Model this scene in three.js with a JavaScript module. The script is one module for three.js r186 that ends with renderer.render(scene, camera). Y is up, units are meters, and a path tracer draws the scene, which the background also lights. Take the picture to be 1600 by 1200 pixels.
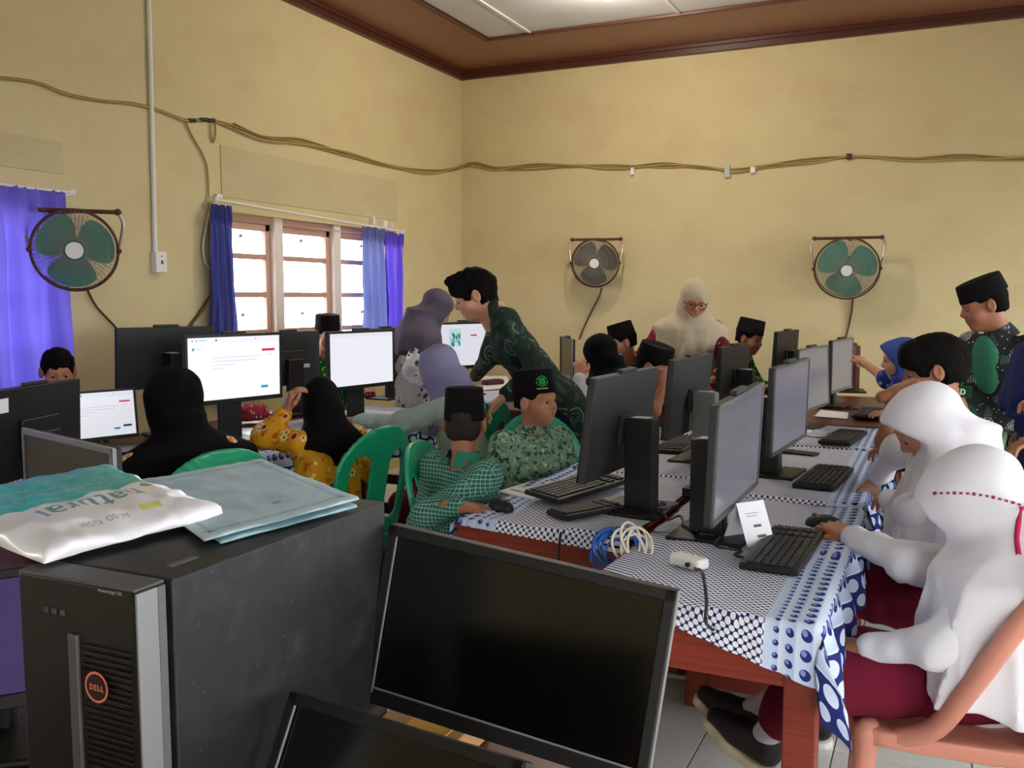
import * as THREE from 'three';
import { RoundedBoxGeometry } from 'three/addons/geometries/RoundedBoxGeometry.js';
import { mergeGeometries, mergeVertices } from 'three/addons/utils/BufferGeometryUtils.js';
import { RectAreaLightUniformsLib } from 'three/addons/lights/RectAreaLightUniformsLib.js';

// ---------------------------------------------------------------- camera, sky, light, exposure
const scene = new THREE.Scene();
const FOCAL = 1440, YAW = 24.95, PITCH = -5.4, EYE = new THREE.Vector3(0, 1.45, 0);
const camera = new THREE.PerspectiveCamera(2 * Math.atan(600 / FOCAL) * 180 / Math.PI, 4 / 3, 0.05, 80);
camera.position.copy(EYE);
camera.rotation.set(PITCH * Math.PI / 180, YAW * Math.PI / 180, 0, 'YXZ');
camera.updateMatrixWorld();
scene.background = new THREE.Color(0.93, 0.97, 1.0);       // bright overcast sky
scene.backgroundIntensity = 15.0;
const renderer = new THREE.WebGLRenderer({ antialias: true });
renderer.toneMapping = THREE.LinearToneMapping;
renderer.toneMappingExposure = 0.75;
renderer.shadowMap.enabled = true;
RectAreaLightUniformsLib.init();

// ---------------------------------------------------------------- helpers
const V = (x, y, z) => new THREE.Vector3(x, y, z), rad = d => d * Math.PI / 180;
const ray = (u, v) => V((u - 800) / FOCAL, -(v - 600) / FOCAL, -1).applyQuaternion(camera.quaternion);
const atD = (u, v, d) => ray(u, v).multiplyScalar(d).add(EYE);
const onY = (u, v, y) => { const r = ray(u, v); return r.multiplyScalar((y - EYE.y) / r.y).add(EYE); };
const onX = (u, v, x) => { const r = ray(u, v); return r.multiplyScalar(x / r.x).add(EYE); };
const onZ = (u, v, z) => { const r = ray(u, v); return r.multiplyScalar(z / r.z).add(EYE); };
const look = (u, phi) => YAW + phi - Math.atan((u - 800) / FOCAL) * 180 / Math.PI;   // turn (degrees) of a thing that shows the eye its front when phi = 0
let seed = 7; const rnd = () => { seed = (seed * 1664525 + 1013904223) >>> 0; return seed / 4294967296; };
const rr = (a, b) => a + (b - a) * rnd();
const used = {};
const numbered = n => { const k = used[n] = (used[n] ?? -1) + 1; return k ? `${n}_${String(k).padStart(3, '0')}` : n; };
const shade = o => { o.traverse(c => { if (c.isMesh) { c.castShadow = c.receiveShadow = true; } }); return o; };
function tag(o, label, category, group) { o.userData.label = label; o.userData.category = category; if (group) o.userData.group = group; return o; }
function thing(name, label, category, p = V(0, 0, 0), turn = 0, group) {
  const o = new THREE.Group(); o.name = numbered(name); o.position.copy(p); o.rotation.y = rad(turn); scene.add(o); return tag(o, label, category, group);
}
function part(parent, name, geo, mat, p, label) {
  const m = new THREE.Mesh(geo, mat); m.name = name; m.castShadow = m.receiveShadow = true;
  if (p) m.position.copy(p); if (label) m.userData.label = label; parent.add(m); return m;
}
function solo(name, geo, mat, label, category, group, p) { const m = part(scene, numbered(name), geo, mat, p); return tag(m, label, category, group); }
function struct(name, geo, mat, parent = scene) { const m = part(parent, name, geo, mat); if (parent === scene) m.userData.kind = 'structure'; return m; }
function boxUV(g, k = 1) {                                   // uv in metres from the dominant axis of each triangle
  g = g.index ? g.toNonIndexed() : g; const p = g.attributes.position, uv = new Float32Array(p.count * 2);
  for (let i = 0; i < p.count; i += 3) {
    const ax = p.getX(i + 1) - p.getX(i), ay = p.getY(i + 1) - p.getY(i), az = p.getZ(i + 1) - p.getZ(i), bx = p.getX(i + 2) - p.getX(i), by = p.getY(i + 2) - p.getY(i), bz = p.getZ(i + 2) - p.getZ(i);
    const nx = Math.abs(ay * bz - az * by), ny = Math.abs(az * bx - ax * bz), nz = Math.abs(ax * by - ay * bx);
    for (let j = i; j < i + 3; j++) { const x = p.getX(j), y = p.getY(j), z = p.getZ(j); const [a, b] = nx >= ny && nx >= nz ? [z, y] : ny >= nz ? [x, z] : [x, y]; uv[2 * j] = a * k; uv[2 * j + 1] = b * k; }
  }
  g.setAttribute('uv', new THREE.BufferAttribute(uv, 2)); return g;
}
const clean = g => { const o = g.index ? g.toNonIndexed() : g.clone(); for (const k of Object.keys(o.attributes)) if (!['position', 'normal', 'uv'].includes(k)) o.deleteAttribute(k); if (!o.attributes.uv) o.setAttribute('uv', new THREE.BufferAttribute(new Float32Array(o.attributes.position.count * 2), 2)); return o; };
const merge = a => mergeGeometries(a.map(clean));
const box = (w, h, d, x = 0, y = 0, z = 0, r = 0.003) => boxUV((r > 0 ? new RoundedBoxGeometry(w, h, d, 1, Math.min(r, w / 2.1, h / 2.1, d / 2.1)) : new THREE.BoxGeometry(w, h, d)).translate(x, y, z));
const span = (x0, x1, y0, y1, z0, z1, r = 0) => box(x1 - x0, y1 - y0, z1 - z0, (x0 + x1) / 2, (y0 + y1) / 2, (z0 + z1) / 2, r);
const tube = (pts, r = 0.004, seg = 24, rs = 6, closed = false) => new THREE.TubeGeometry(new THREE.CatmullRomCurve3(pts, closed, 'centripetal'), seg, r, rs, closed);
const cyl = (r0, r1, h, n = 20) => new THREE.CylinderGeometry(r0, r1, h, n);
const M4 = (p, ry = 0, rx = 0, rz = 0, s = 1) => new THREE.Matrix4().compose(p, new THREE.Quaternion().setFromEuler(new THREE.Euler(rad(rx), rad(ry), rad(rz), 'YXZ')), typeof s === 'number' ? V(s, s, s) : s);

// ---- smooth noise
const hash = (x, y, z) => { let h = (x * 374761393 + y * 668265263 + z * 1274126177) | 0; h = Math.imul(h ^ (h >>> 13), 1274126177); return ((h ^ (h >>> 16)) >>> 0) / 4294967296; };
function noise(x, y, z) {
  const X = Math.floor(x), Y = Math.floor(y), Z = Math.floor(z); let u = x - X, v = y - Y, w = z - Z; u = u * u * (3 - 2 * u); v = v * v * (3 - 2 * v); w = w * w * (3 - 2 * w);
  const L = (a, b, t) => a + (b - a) * t;
  return L(L(L(hash(X, Y, Z), hash(X + 1, Y, Z), u), L(hash(X, Y + 1, Z), hash(X + 1, Y + 1, Z), u), v), L(L(hash(X, Y, Z + 1), hash(X + 1, Y, Z + 1), u), L(hash(X, Y + 1, Z + 1), hash(X + 1, Y + 1, Z + 1), u), v), w) * 2 - 1;
}
// ---- distance fields and their surface
const cap = (a, b, ra, rb = ra) => { const dx = b.x - a.x, dy = b.y - a.y, dz = b.z - a.z, l = 1 / Math.max(dx * dx + dy * dy + dz * dz, 1e-9); return (x, y, z) => { const px = x - a.x, py = y - a.y, pz = z - a.z; let t = (px * dx + py * dy + pz * dz) * l; t = t < 0 ? 0 : t > 1 ? 1 : t; return Math.hypot(px - dx * t, py - dy * t, pz - dz * t) - ra - (rb - ra) * t; }; };
const ell = (c, r, m) => {                                   // m: optional Matrix4 whose frame the ellipsoid lives in
  const q = m ? m.clone().invert().elements : null;
  return (x, y, z) => { if (q) { const a = q[0] * x + q[4] * y + q[8] * z + q[12], b = q[1] * x + q[5] * y + q[9] * z + q[13]; z = q[2] * x + q[6] * y + q[10] * z + q[14]; x = a; y = b; }
    x -= c.x; y -= c.y; z -= c.z; const k0 = Math.hypot(x / r.x, y / r.y, z / r.z), k1 = Math.hypot(x / (r.x * r.x), y / (r.y * r.y), z / (r.z * r.z)); return k1 > 1e-9 ? k0 * (k0 - 1) / k1 : -Math.min(r.x, r.y, r.z); };
};
const smin = (a, b, k) => { const h = Math.max(k - Math.abs(a - b), 0) / k; return Math.min(a, b) - h * h * k / 4; };
const blend = (fs, k) => (x, y, z) => { let d = fs[0](x, y, z); for (let i = 1; i < fs.length; i++) d = smin(d, fs[i](x, y, z), k); return d; };
const carve = (f, g, k = 0.008) => (x, y, z) => -smin(-f(x, y, z), g(x, y, z), k);
function surface(f, lo, hi, h, uvk = 1) {
  const nx = Math.ceil((hi.x - lo.x) / h) + 1, ny = Math.ceil((hi.y - lo.y) / h) + 1, nz = Math.ceil((hi.z - lo.z) / h) + 1, val = new Float32Array(nx * ny * nz).fill(1), B = 5, far = B * h * 0.87 * 1.35 + 0.012;
  const id = (i, j, k) => i + nx * (j + ny * k);
  for (let k = 0; k < nz; k += B) for (let j = 0; j < ny; j += B) for (let i = 0; i < nx; i += B) {
    const c = f(lo.x + (i + B / 2) * h, lo.y + (j + B / 2) * h, lo.z + (k + B / 2) * h), skip = Math.abs(c) > far, K = Math.min(k + B, nz), J = Math.min(j + B, ny), I = Math.min(i + B, nx);
    for (let c2 = k; c2 < K; c2++) for (let b = j; b < J; b++) for (let a = i; a < I; a++) val[id(a, b, c2)] = skip ? Math.sign(c) : f(lo.x + a * h, lo.y + b * h, lo.z + c2 * h);
  }
  const at = new Int32Array(nx * ny * nz).fill(-1), P = [], E = [[0, 0, 0, 1, 0, 0], [0, 0, 0, 0, 1, 0], [0, 0, 0, 0, 0, 1], [1, 0, 0, 1, 1, 0], [1, 0, 0, 1, 0, 1], [0, 1, 0, 1, 1, 0], [0, 1, 0, 0, 1, 1], [0, 0, 1, 1, 0, 1], [0, 0, 1, 0, 1, 1], [1, 1, 0, 1, 1, 1], [1, 0, 1, 1, 1, 1], [0, 1, 1, 1, 1, 1]];
  for (let k = 0; k < nz - 1; k++) for (let j = 0; j < ny - 1; j++) for (let i = 0; i < nx - 1; i++) {
    const s = val[id(i, j, k)] < 0; let mixed = false;
    for (let c = 1; c < 8 && !mixed; c++) mixed = (val[id(i + (c & 1), j + (c >> 1 & 1), k + (c >> 2))] < 0) !== s;
    if (!mixed) continue;
    let n = 0, x = 0, y = 0, z = 0;
    for (const e of E) { const a = val[id(i + e[0], j + e[1], k + e[2])], b = val[id(i + e[3], j + e[4], k + e[5])]; if ((a < 0) !== (b < 0)) { const t = a / (a - b); x += e[0] + (e[3] - e[0]) * t; y += e[1] + (e[4] - e[1]) * t; z += e[2] + (e[5] - e[2]) * t; n++; } }
    at[id(i, j, k)] = P.length / 3; P.push(lo.x + (i + x / n) * h, lo.y + (j + y / n) * h, lo.z + (k + z / n) * h);
  }
  const I = [];
  const quad = (a, b, c, d, flip) => { if (a < 0 || b < 0 || c < 0 || d < 0) return; flip ? I.push(a, c, b, a, d, c) : I.push(a, b, c, a, c, d); };
  for (let k = 1; k < nz - 1; k++) for (let j = 1; j < ny - 1; j++) for (let i = 1; i < nx - 1; i++) {
    const s = val[id(i, j, k)] < 0;
    if (s !== (val[id(i + 1, j, k)] < 0)) quad(at[id(i, j - 1, k - 1)], at[id(i, j, k - 1)], at[id(i, j, k)], at[id(i, j - 1, k)], !s);
    if (s !== (val[id(i, j + 1, k)] < 0)) quad(at[id(i - 1, j, k - 1)], at[id(i - 1, j, k)], at[id(i, j, k)], at[id(i, j, k - 1)], !s);
    if (s !== (val[id(i, j, k + 1)] < 0)) quad(at[id(i - 1, j - 1, k)], at[id(i, j - 1, k)], at[id(i, j, k)], at[id(i - 1, j, k)], !s);
  }
  const g = new THREE.BufferGeometry(); g.setAttribute('position', new THREE.Float32BufferAttribute(P, 3)); g.setIndex(I); g.computeVertexNormals();
  return boxUV(g, uvk);
}
const bounds = (pts, m) => { const b = new THREE.Box3().setFromPoints(pts).expandByScalar(m); return [b.min, b.max]; };

// ---------------------------------------------------------------- materials
const C = c => new THREE.Color(c);
const mat = (c, rough = 0.7, o = {}) => new THREE.MeshPhysicalMaterial({ color: C(c), roughness: rough, ...o });
function canvas(w, h, draw, o = {}) {
  const c = document.createElement('canvas'); c.width = w; c.height = h; const g = c.getContext('2d'); draw(g, w, h);
  const t = new THREE.CanvasTexture(c); t.wrapS = t.wrapT = o.clamp ? THREE.ClampToEdgeWrapping : THREE.RepeatWrapping; if (!o.data) t.colorSpace = THREE.SRGBColorSpace; t.magFilter = THREE.LinearFilter; if (o.repeat) t.repeat.set(...o.repeat); return t;
}
const fill = (g, c, x, y, w, h) => { g.fillStyle = c; g.fillRect(x, y, w, h); };
const disc = (g, c, x, y, r, ry = r, a = 0) => { g.fillStyle = c; g.beginPath(); g.ellipse(x, y, r, ry, a, 0, 7); g.fill(); };
function wrapped(w, h, f) { return (x, y, ...a) => { for (const dx of [-w, 0, w]) for (const dy of [-h, 0, h]) f(x + dx, y + dy, ...a); }; }
const weaveT = canvas(128, 128, (g, w, h) => { fill(g, '#808080', 0, 0, w, h); for (let i = 0; i < 64; i++) for (let j = 0; j < 64; j++) fill(g, (i + j) & 1 ? '#8e8e8e' : '#707070', i * 2, j * 2, 2, 2); for (let i = 0; i < 500; i++) fill(g, `rgba(${rnd() > .5 ? '255,255,255' : '0,0,0'},.12)`, rr(0, w), rr(0, h), 6, 1); }, { data: true, repeat: [12, 12] });
const fabric = (c, o = {}) => mat(c, 0.92, { bumpMap: weaveT, bumpScale: 0.0006, specularIntensity: 0.25, ...o });
const printed = (size, w, h, draw, o = {}) => fabric('#ffffff', { map: canvas(w, h, draw, { repeat: [1 / size, 1 / size * w / h] }), ...o });
const blotchT = canvas(512, 512, (g, w, h) => { fill(g, '#ffffff', 0, 0, w, h); const d = wrapped(w, h, (x, y, r, c) => disc(g, c, x, y, r, r * .7)); for (let i = 0; i < 500; i++) d(rr(0, w), rr(0, h), rr(4, 50), rnd() > .5 ? 'rgba(225,220,205,.05)' : 'rgba(255,255,250,.07)'); for (let i = 0; i < 60; i++) d(rr(0, w), rr(0, h), rr(.6, 1.6), 'rgba(120,110,80,.25)'); }, { repeat: [0.5, 0.5] });
const plasterB = canvas(256, 256, (g, w, h) => { fill(g, '#808080', 0, 0, w, h); const d = wrapped(w, h, (x, y, r, c) => disc(g, c, x, y, r)); for (let i = 0; i < 900; i++) d(rr(0, w), rr(0, h), rr(2, 14), rnd() > .5 ? 'rgba(255,255,255,.05)' : 'rgba(0,0,0,.05)'); }, { data: true, repeat: [1.6, 1.6] });
const woodT = (base, dark, chips) => canvas(512, 512, (g, w, h) => {
  fill(g, base, 0, 0, w, h);
  for (let i = 0; i < 260; i++) { g.strokeStyle = dark + (rnd() > .5 ? '22' : '11'); g.lineWidth = rr(.5, 3); const y = rr(0, h); g.beginPath(); g.moveTo(0, y); g.bezierCurveTo(w * .3, y + rr(-9, 9), w * .7, y + rr(-9, 9), w, y); g.stroke(); }
  if (chips) for (let i = 0; i < 34; i++) { const x = rr(0, w), y = rr(0, h), r = rr(.8, 3.2) * (rnd() > .85 ? 1.8 : 1); g.fillStyle = ['#c79a78', '#d9c0a6', '#8c3a22'][i % 3]; g.beginPath(); g.moveTo(x, y); for (let a = 0; a < 6; a++) g.lineTo(x + rr(-r, r) * 1.8, y + rr(-r, r)); g.fill(); }
}, { repeat: [1.25, 1.25] });
const M = {
  wall: mat('#cbbc90', 0.75, { map: blotchT, bumpMap: plasterB, bumpScale: 0.0015 }), patch: mat('#c0b38c', 0.8, { map: blotchT, bumpMap: plasterB, bumpScale: 0.003 }),
  ceil: mat('#c2c5cc', 0.28, { map: blotchT }), strip: mat('#d8d5d0', 0.5), veneer: mat('#ffffff', 0.35, { map: woodT('#86543f', '#3a1a10') }), cornice: mat('#4a2015', 0.4),
  tile: [mat('#d6d6cf', 0.25), mat('#cfd0c9', 0.28), mat('#dad9d2', 0.24)], grout: mat('#6f6a62', 0.9),
  desk: mat('#ffffff', 0.45, { map: woodT('#87301f', '#3c1006', true) }), deskDark: mat('#ffffff', 0.4, { map: woodT('#5e2a20', '#240a06', true) }),
  frame: mat('#c09788', 0.6), post: mat('#e2d6ce', 0.7), glass: mat('#ffffff', 0.03, { transmission: 1, thickness: 0, ior: 1.45 }),
  black: mat('#0d0d0e', 0.45), plastic: mat('#131315', 0.5), darkBack: mat('#2a2b2d', 0.62), screenOff: mat('#060606', 0.2), silver: mat('#8c8d90', 0.4, { metalness: 0.3 }), greyEdge: mat('#5b5c5e', 0.45),
  paper: mat('#e6e8ee', 0.85), white: mat('#e3e0dd', 0.5), chrome: mat('#b9b2ab', 0.3, { metalness: 0.9 }), rust: mat('#5a3527', 0.7, { metalness: 0.3 }), cableTan: mat('#a48c52', 0.8), cableBlack: mat('#18181a', 0.5), cableBlue: mat('#1f63c4', 0.45), cableWhite: mat('#d6cdb8', 0.5), cableBrown: mat('#4d3a1a', 0.7),
  green: mat('#16a678', 0.3, { clearcoat: 0.4, clearcoatRoughness: 0.3 }), pink: mat('#cf8a76', 0.4), blue: mat('#1f3f9c', 0.4),
  skin: mat('#b57a5c', 0.55), skin2: mat('#a2664a', 0.55), skin3: mat('#c68e70', 0.55), lip: mat('#8f4a42', 0.5), eyeW: mat('#e8e4de', 0.3), iris: mat('#1b120e', 0.15), hair: mat('#0d0a0a', 0.9, { specularIntensity: 0.25 }),
};

// ---------------------------------------------------------------- room
const XL = -4.155, XR = 2.75, ZB = -7.8, ZF = 1.6, HC = 3.53, T = 0.16;
const WY0 = 0.95, WY1 = 1.99;
const w1 = [onX(622, 400, XL).z, onX(352, 400, XL).z], w2 = [-3.42, -1.45];
const rightOpen = [[-6.9, -4.7], [-3.9, -1.7], [-0.9, 1.1]], rearDoor = [0.9, 1.95];
function wallAlongZ(name, x0, x1, opens, y0, y1) {
  const g = [span(x0, x1, 0, y0, ZB - T, ZF + T), span(x0, x1, y1, HC + 0.1, ZB - T, ZF + T)]; let z = ZB - T;
  for (const [a, b] of opens) { g.push(span(x0, x1, y0, y1, z, a)); z = b; } g.push(span(x0, x1, y0, y1, z, ZF + T));
  return struct(name, merge(g), M.wall);
}
wallAlongZ('wall_left', XL - T, XL, [w1, w2, [-.9, 1.1]], WY0, WY1);
wallAlongZ('wall_right', XR, XR + T, rightOpen, 0.9, 2.3);
struct('wall_back', span(XL, XR, 0, HC + 0.1, ZB - T, ZB), M.wall);
struct('wall_front', merge([span(XL, rearDoor[0], 0, HC + .1, ZF, ZF + T), span(rearDoor[0], rearDoor[1], 2.2, HC + .1, ZF, ZF + T), span(rearDoor[1], XR, 0, HC + .1, ZF, ZF + T)]), M.wall);
{ // floor: base with joints, tiles laid on it
  const f = struct('floor', span(XL - T, XR + T, -0.12, -0.004, ZB - T, ZF + T), M.grout), tg = box(0.396, 0.006, 0.396, 0, 0, 0, 0.0015);
  const rest = []; 
  for (let i = 0; i < 18; i++) for (let j = 0; j < 24; j++) { const x = XL - 0.105 + (i + .5) * 0.4, z = ZB + (j + .5) * 0.4; if (x > XR || z > ZF) continue;
    if (x > -2.7 && x < 1.9 && z < -0.6 && z > -7) part(f, 'tile', tg, M.tile[(i * 7 + j * 5 + (i * j) % 3) % 3], V(x, -0.003, z)); else rest.push(tg.clone().translate(x, -0.003, z)); }
  part(f, 'tiles', merge(rest), M.tile[0]).userData.kind = 'stuff';
  const gr = struct('ground', span(-40, 40, -0.4, -0.3, -40, 40), mat('#a9a59b', 0.9)); gr.userData.kind = 'structure';
}
{ // ceiling: slab, veneer border, pale panels with joint strips
  const ix = onY(761, 62, HC).x, iz = onY(761, 62, HC).z, c = struct('ceiling', span(XL - T, XR + T, HC + 0.03, HC + 0.15, ZB - T, ZF + T), M.ceil);
  part(c, 'veneer_border', span(XL, ix, HC, HC + 0.03, ZB, ZF, 0.002), M.veneer, null, 'brown wood-grain board along the wall');
  part(c, 'veneer_border', boxUV(span(ix, XR, HC, HC + 0.03, ZB, iz, 0.002)), M.veneer, null, 'brown wood-grain board along the wall');
  part(c, 'edge_strip', span(ix - 0.02, ix + 0.02, HC - 0.012, HC, iz - .02, ZF), M.cornice); part(c, 'edge_strip', span(ix, XR, HC - 0.012, HC, iz - 0.02, iz + 0.02), M.cornice);
  const j0 = onY(788, 27, HC).x; let xs = [ix + .02]; for (let x = j0; x < XR; x += 1.2) xs.push(x); xs.push(XR);
  let zs = [iz + .02]; for (let z = iz + 2.4; z < ZF - .3; z += 2.4) zs.push(z); zs.push(ZF);
  for (let i = 0; i + 1 < xs.length; i++) { for (let j = 0; j + 1 < zs.length; j++) part(c, 'ceiling_panel', span(xs[i] + .003, xs[i + 1] - .003, HC + .008, HC + .03, zs[j] + .003, zs[j + 1] - .003, 0.001), M.ceil); if (i) part(c, 'joint_strip', span(xs[i] - .012, xs[i] + .012, HC + .002, HC + .01, zs[0], ZF), M.strip); }
  struct('trim_1', merge([span(XL, XL + .05, HC - .075, HC, ZB, ZF, 0.004), span(XL, XL + .075, HC - .03, HC, ZB, ZF, 0.004)]), M.cornice);
  struct('trim_2', merge([span(XL, XR, HC - .075, HC, ZB, ZB + .05, 0.004), span(XL, XR, HC - .03, HC, ZB, ZB + .075, 0.004)]), M.cornice);
}
{ // plaster patch over the window
  struct('trim_3', span(XL, XL + 0.006, WY1 + .09, onX(480, 255, XL).y, w1[0] + .02, w1[1] + .02, 0.002), M.patch);
  struct('trim_4', span(XL, XL + 0.006, WY1 + .09, onX(50, 215, XL).y, w2[0], w2[1], 0.002), M.patch);
}
function windowUnit(name, x, z0, z1, posts, y0 = WY0, y1 = WY1, rails = [1.72, 1.465, 1.21]) {
  const o = new THREE.Group(); o.name = name; o.userData.kind = 'structure'; scene.add(o); const f = 0.05, xa = x - 0.11, xb = x - 0.05;
  part(o, 'head_rail', span(xa, xb, y1 - f, y1, z0, z1, .004), M.frame); part(o, 'sill', span(xa - .02, x + .03, y0 - .02, y0 + .03, z0, z1, .004), M.frame);
  const edges = [z0, ...posts.flatMap(p => [p - .045, p + .045]), z1];
  part(o, 'jamb', span(xa, xb, y0, y1, z0, z0 + f, .004), M.frame); part(o, 'jamb', span(xa, xb, y0, y1, z1 - f, z1, .004), M.frame);
  for (const p of posts) part(o, 'post', span(xa - .02, xb + .03, y0, y1, p - .045, p + .045, .006), M.post);
  for (let i = 0; i < edges.length; i += 2) {
    const a = edges[i] + .004, b = edges[i + 1] - .004;
    part(o, 'casement_frame', merge([span(xa + .01, xb - .01, y0 + .03, y1 - f, a, a + .045, .003), span(xa + .01, xb - .01, y0 + .03, y1 - f, b - .045, b, .003), span(xa + .01, xb - .01, y1 - f - .045, y1 - f, a, b, .003), span(xa + .01, xb - .01, y0 + .03, y0 + .08, a, b, .003)]), M.frame);
    let top = y1 - f - .045;
    for (const r of [...rails, y0 + .08]) { if (r > y0 + .1) part(o, 'rail', span(xa + .015, xb - .015, r - .018, r + .018, a + .045, b - .045, .002), M.frame); part(o, 'pane', span(xa + .028, xa + .032, r, top, a + .045, b - .045), M.glass); top = r; }
    for (const y of [1.86, 1.33]) part(o, 'grille_boss', new THREE.SphereGeometry(.014, 12, 8).translate(xa - .03, y, (a + b) / 2 - .05), M.greyEdge);
    part(o, 'grille_bar', span(xa - .05, xa - .042, y0, y1, (a + b) / 2 - .054, (a + b) / 2 - .046), M.post);
  }
  return o;
}
windowUnit('window_1', XL, w1[0], w1[1], [onX(532, 430, XL).z, onX(441, 430, XL).z]);
windowUnit('window_2', XL, w2[0], w2[1], [-2.76, -2.1]);
function plainWindow(name, x, z0, z1) { const o = new THREE.Group(); o.name = name; o.userData.kind = 'structure'; scene.add(o); part(o, 'frame', merge([span(x + .04, x + .1, .9, .96, z0, z1), span(x + .04, x + .1, 2.24, 2.3, z0, z1), ...[z0, (2 * z0 + z1) / 3, (z0 + 2 * z1) / 3, z1 - .06].map(z => span(x + .04, x + .1, .9, 2.3, z, z + .06))]), M.frame); }
windowUnit('window_6', XL, -.9, 1.1, [-.25, .45]); rightOpen.forEach(([a, b], i) => plainWindow(`window_${i + 3}`, XR, a, b));
{ // ceiling lamp above the middle of the room, with its glowing bulb
  const p = onY(952, -34, HC), o = thing('ceiling_lamp', 'round ceiling lamp with a glowing globe bulb under the pale panels', 'lamp', V(p.x, HC + .006, p.z));
  part(o, 'base_plate', cyl(.07, .08, .03, 28).translate(0, -.015, 0), M.white); part(o, 'socket', cyl(.03, .03, .05).translate(0, -.05, 0), M.white);
  part(o, 'bulb', new THREE.SphereGeometry(.045, 24, 16).translate(0, -.11, 0), mat('#ffffff', .4, { emissive: C('#fff4e2'), emissiveIntensity: 6 }));
  const l = new THREE.PointLight('#fff1dc', 9, 0, 2); l.position.set(0, -.11, 0); l.shadow.radius = 3; l.castShadow = true; l.name = 'bulb_light'; o.add(l);
}
// curtains: sheets with folds, gathered at the head
function curtain(label, zt, zb, y0, y1, folds, amp, color, thin = .32) {
  const nu = 90, nv = 30, g = new THREE.PlaneGeometry(1, 1, nu, nv), p = g.attributes.position, ph = rr(0, 6);
  for (let i = 0; i < p.count; i++) { const u = p.getX(i) + .5, v = .5 - p.getY(i); const z = (zt[0] + (zt[1] - zt[0]) * u) * (1 - v) + (zb[0] + (zb[1] - zb[0]) * u) * v;
    const w = Math.sin(u * folds * 6.283 + ph + .5 * Math.sin(v * 4)) * .7 + .4 * Math.sin(u * folds * 13 + 2 + ph + v * 1.5) + .25 * noise(u * 9, v * 5, ph);
    p.setXYZ(i, XL + .075 + amp * w * (.35 + .65 * Math.min(1, v * 3)) + (v < .07 ? .012 * Math.sin(u * folds * 30) : 0), y1 + (y0 - y1) * v + .012 * Math.sin(u * folds * 6.283) * v + (v === 0 ? .012 * Math.sin(u * folds * 25) : 0), z + .015 * noise(v * 4, u * 3, ph + 9)); }
  g.computeVertexNormals(); return solo('window_curtain', g, fabric(color, { transmission: thin, thickness: 0, roughness: 1 }), label, 'curtain');
}
const zx = (u, v) => onX(u, v, XL + .07).z, yx = (u, v) => onX(u, v, XL + .07).y;
curtain('blue violet curtain drawn across the window behind the wall fan', [zx(98, 310), -1.5], [zx(114, 560), -1.45], .82, yx(50, 296), 9, .05, '#655bc4', .34);
curtain('slate blue curtain bunched at the edge of the bright window beside the hanging white cable', [zx(357, 330), zx(328, 328)], [zx(374, 520), zx(325, 520)], .85, yx(340, 322), 3, .035, '#565aa8', .25);
curtain('grey blue curtain panel hanging open over the last window casement', [zx(601, 365), zx(566, 358)], [zx(606, 500), zx(568, 500)], .85, yx(580, 357), 3, .03, '#6a73ac', .3);
curtain('bright violet curtain panel at the window end nearest the room corner', [zx(630, 368), zx(598, 366)], [zx(629, 500), zx(602, 500)], .85, yx(615, 366), 2.5, .03, '#6450c8', .36);
function rod(label, a, b) { const o = thing('curtain_rod', label, 'curtain rod', a), d = b.clone().sub(a); part(o, 'rod', tube([V(0, 0, 0), d.clone().multiplyScalar(.5), d], .007, 8), M.white); for (const t of [0, 1]) { part(o, 'bracket', box(.07, .03, .03, -.03, 0, 0).translate(d.x * t, d.y * t, d.z * t), M.white); part(o, 'finial', new THREE.SphereGeometry(.012, 10, 8).translate(d.x * t, d.y * t, d.z * t), M.white); } }
rod('white curtain rod over the bright three-part window', onX(338, 312, XL + .07), onX(630, 362, XL + .07));
rod('white curtain rod over the window behind the wall fan', V(XL + .07, yx(113, 301), zx(113, 301)), V(XL + .07, yx(20, 292), -1.4));
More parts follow.
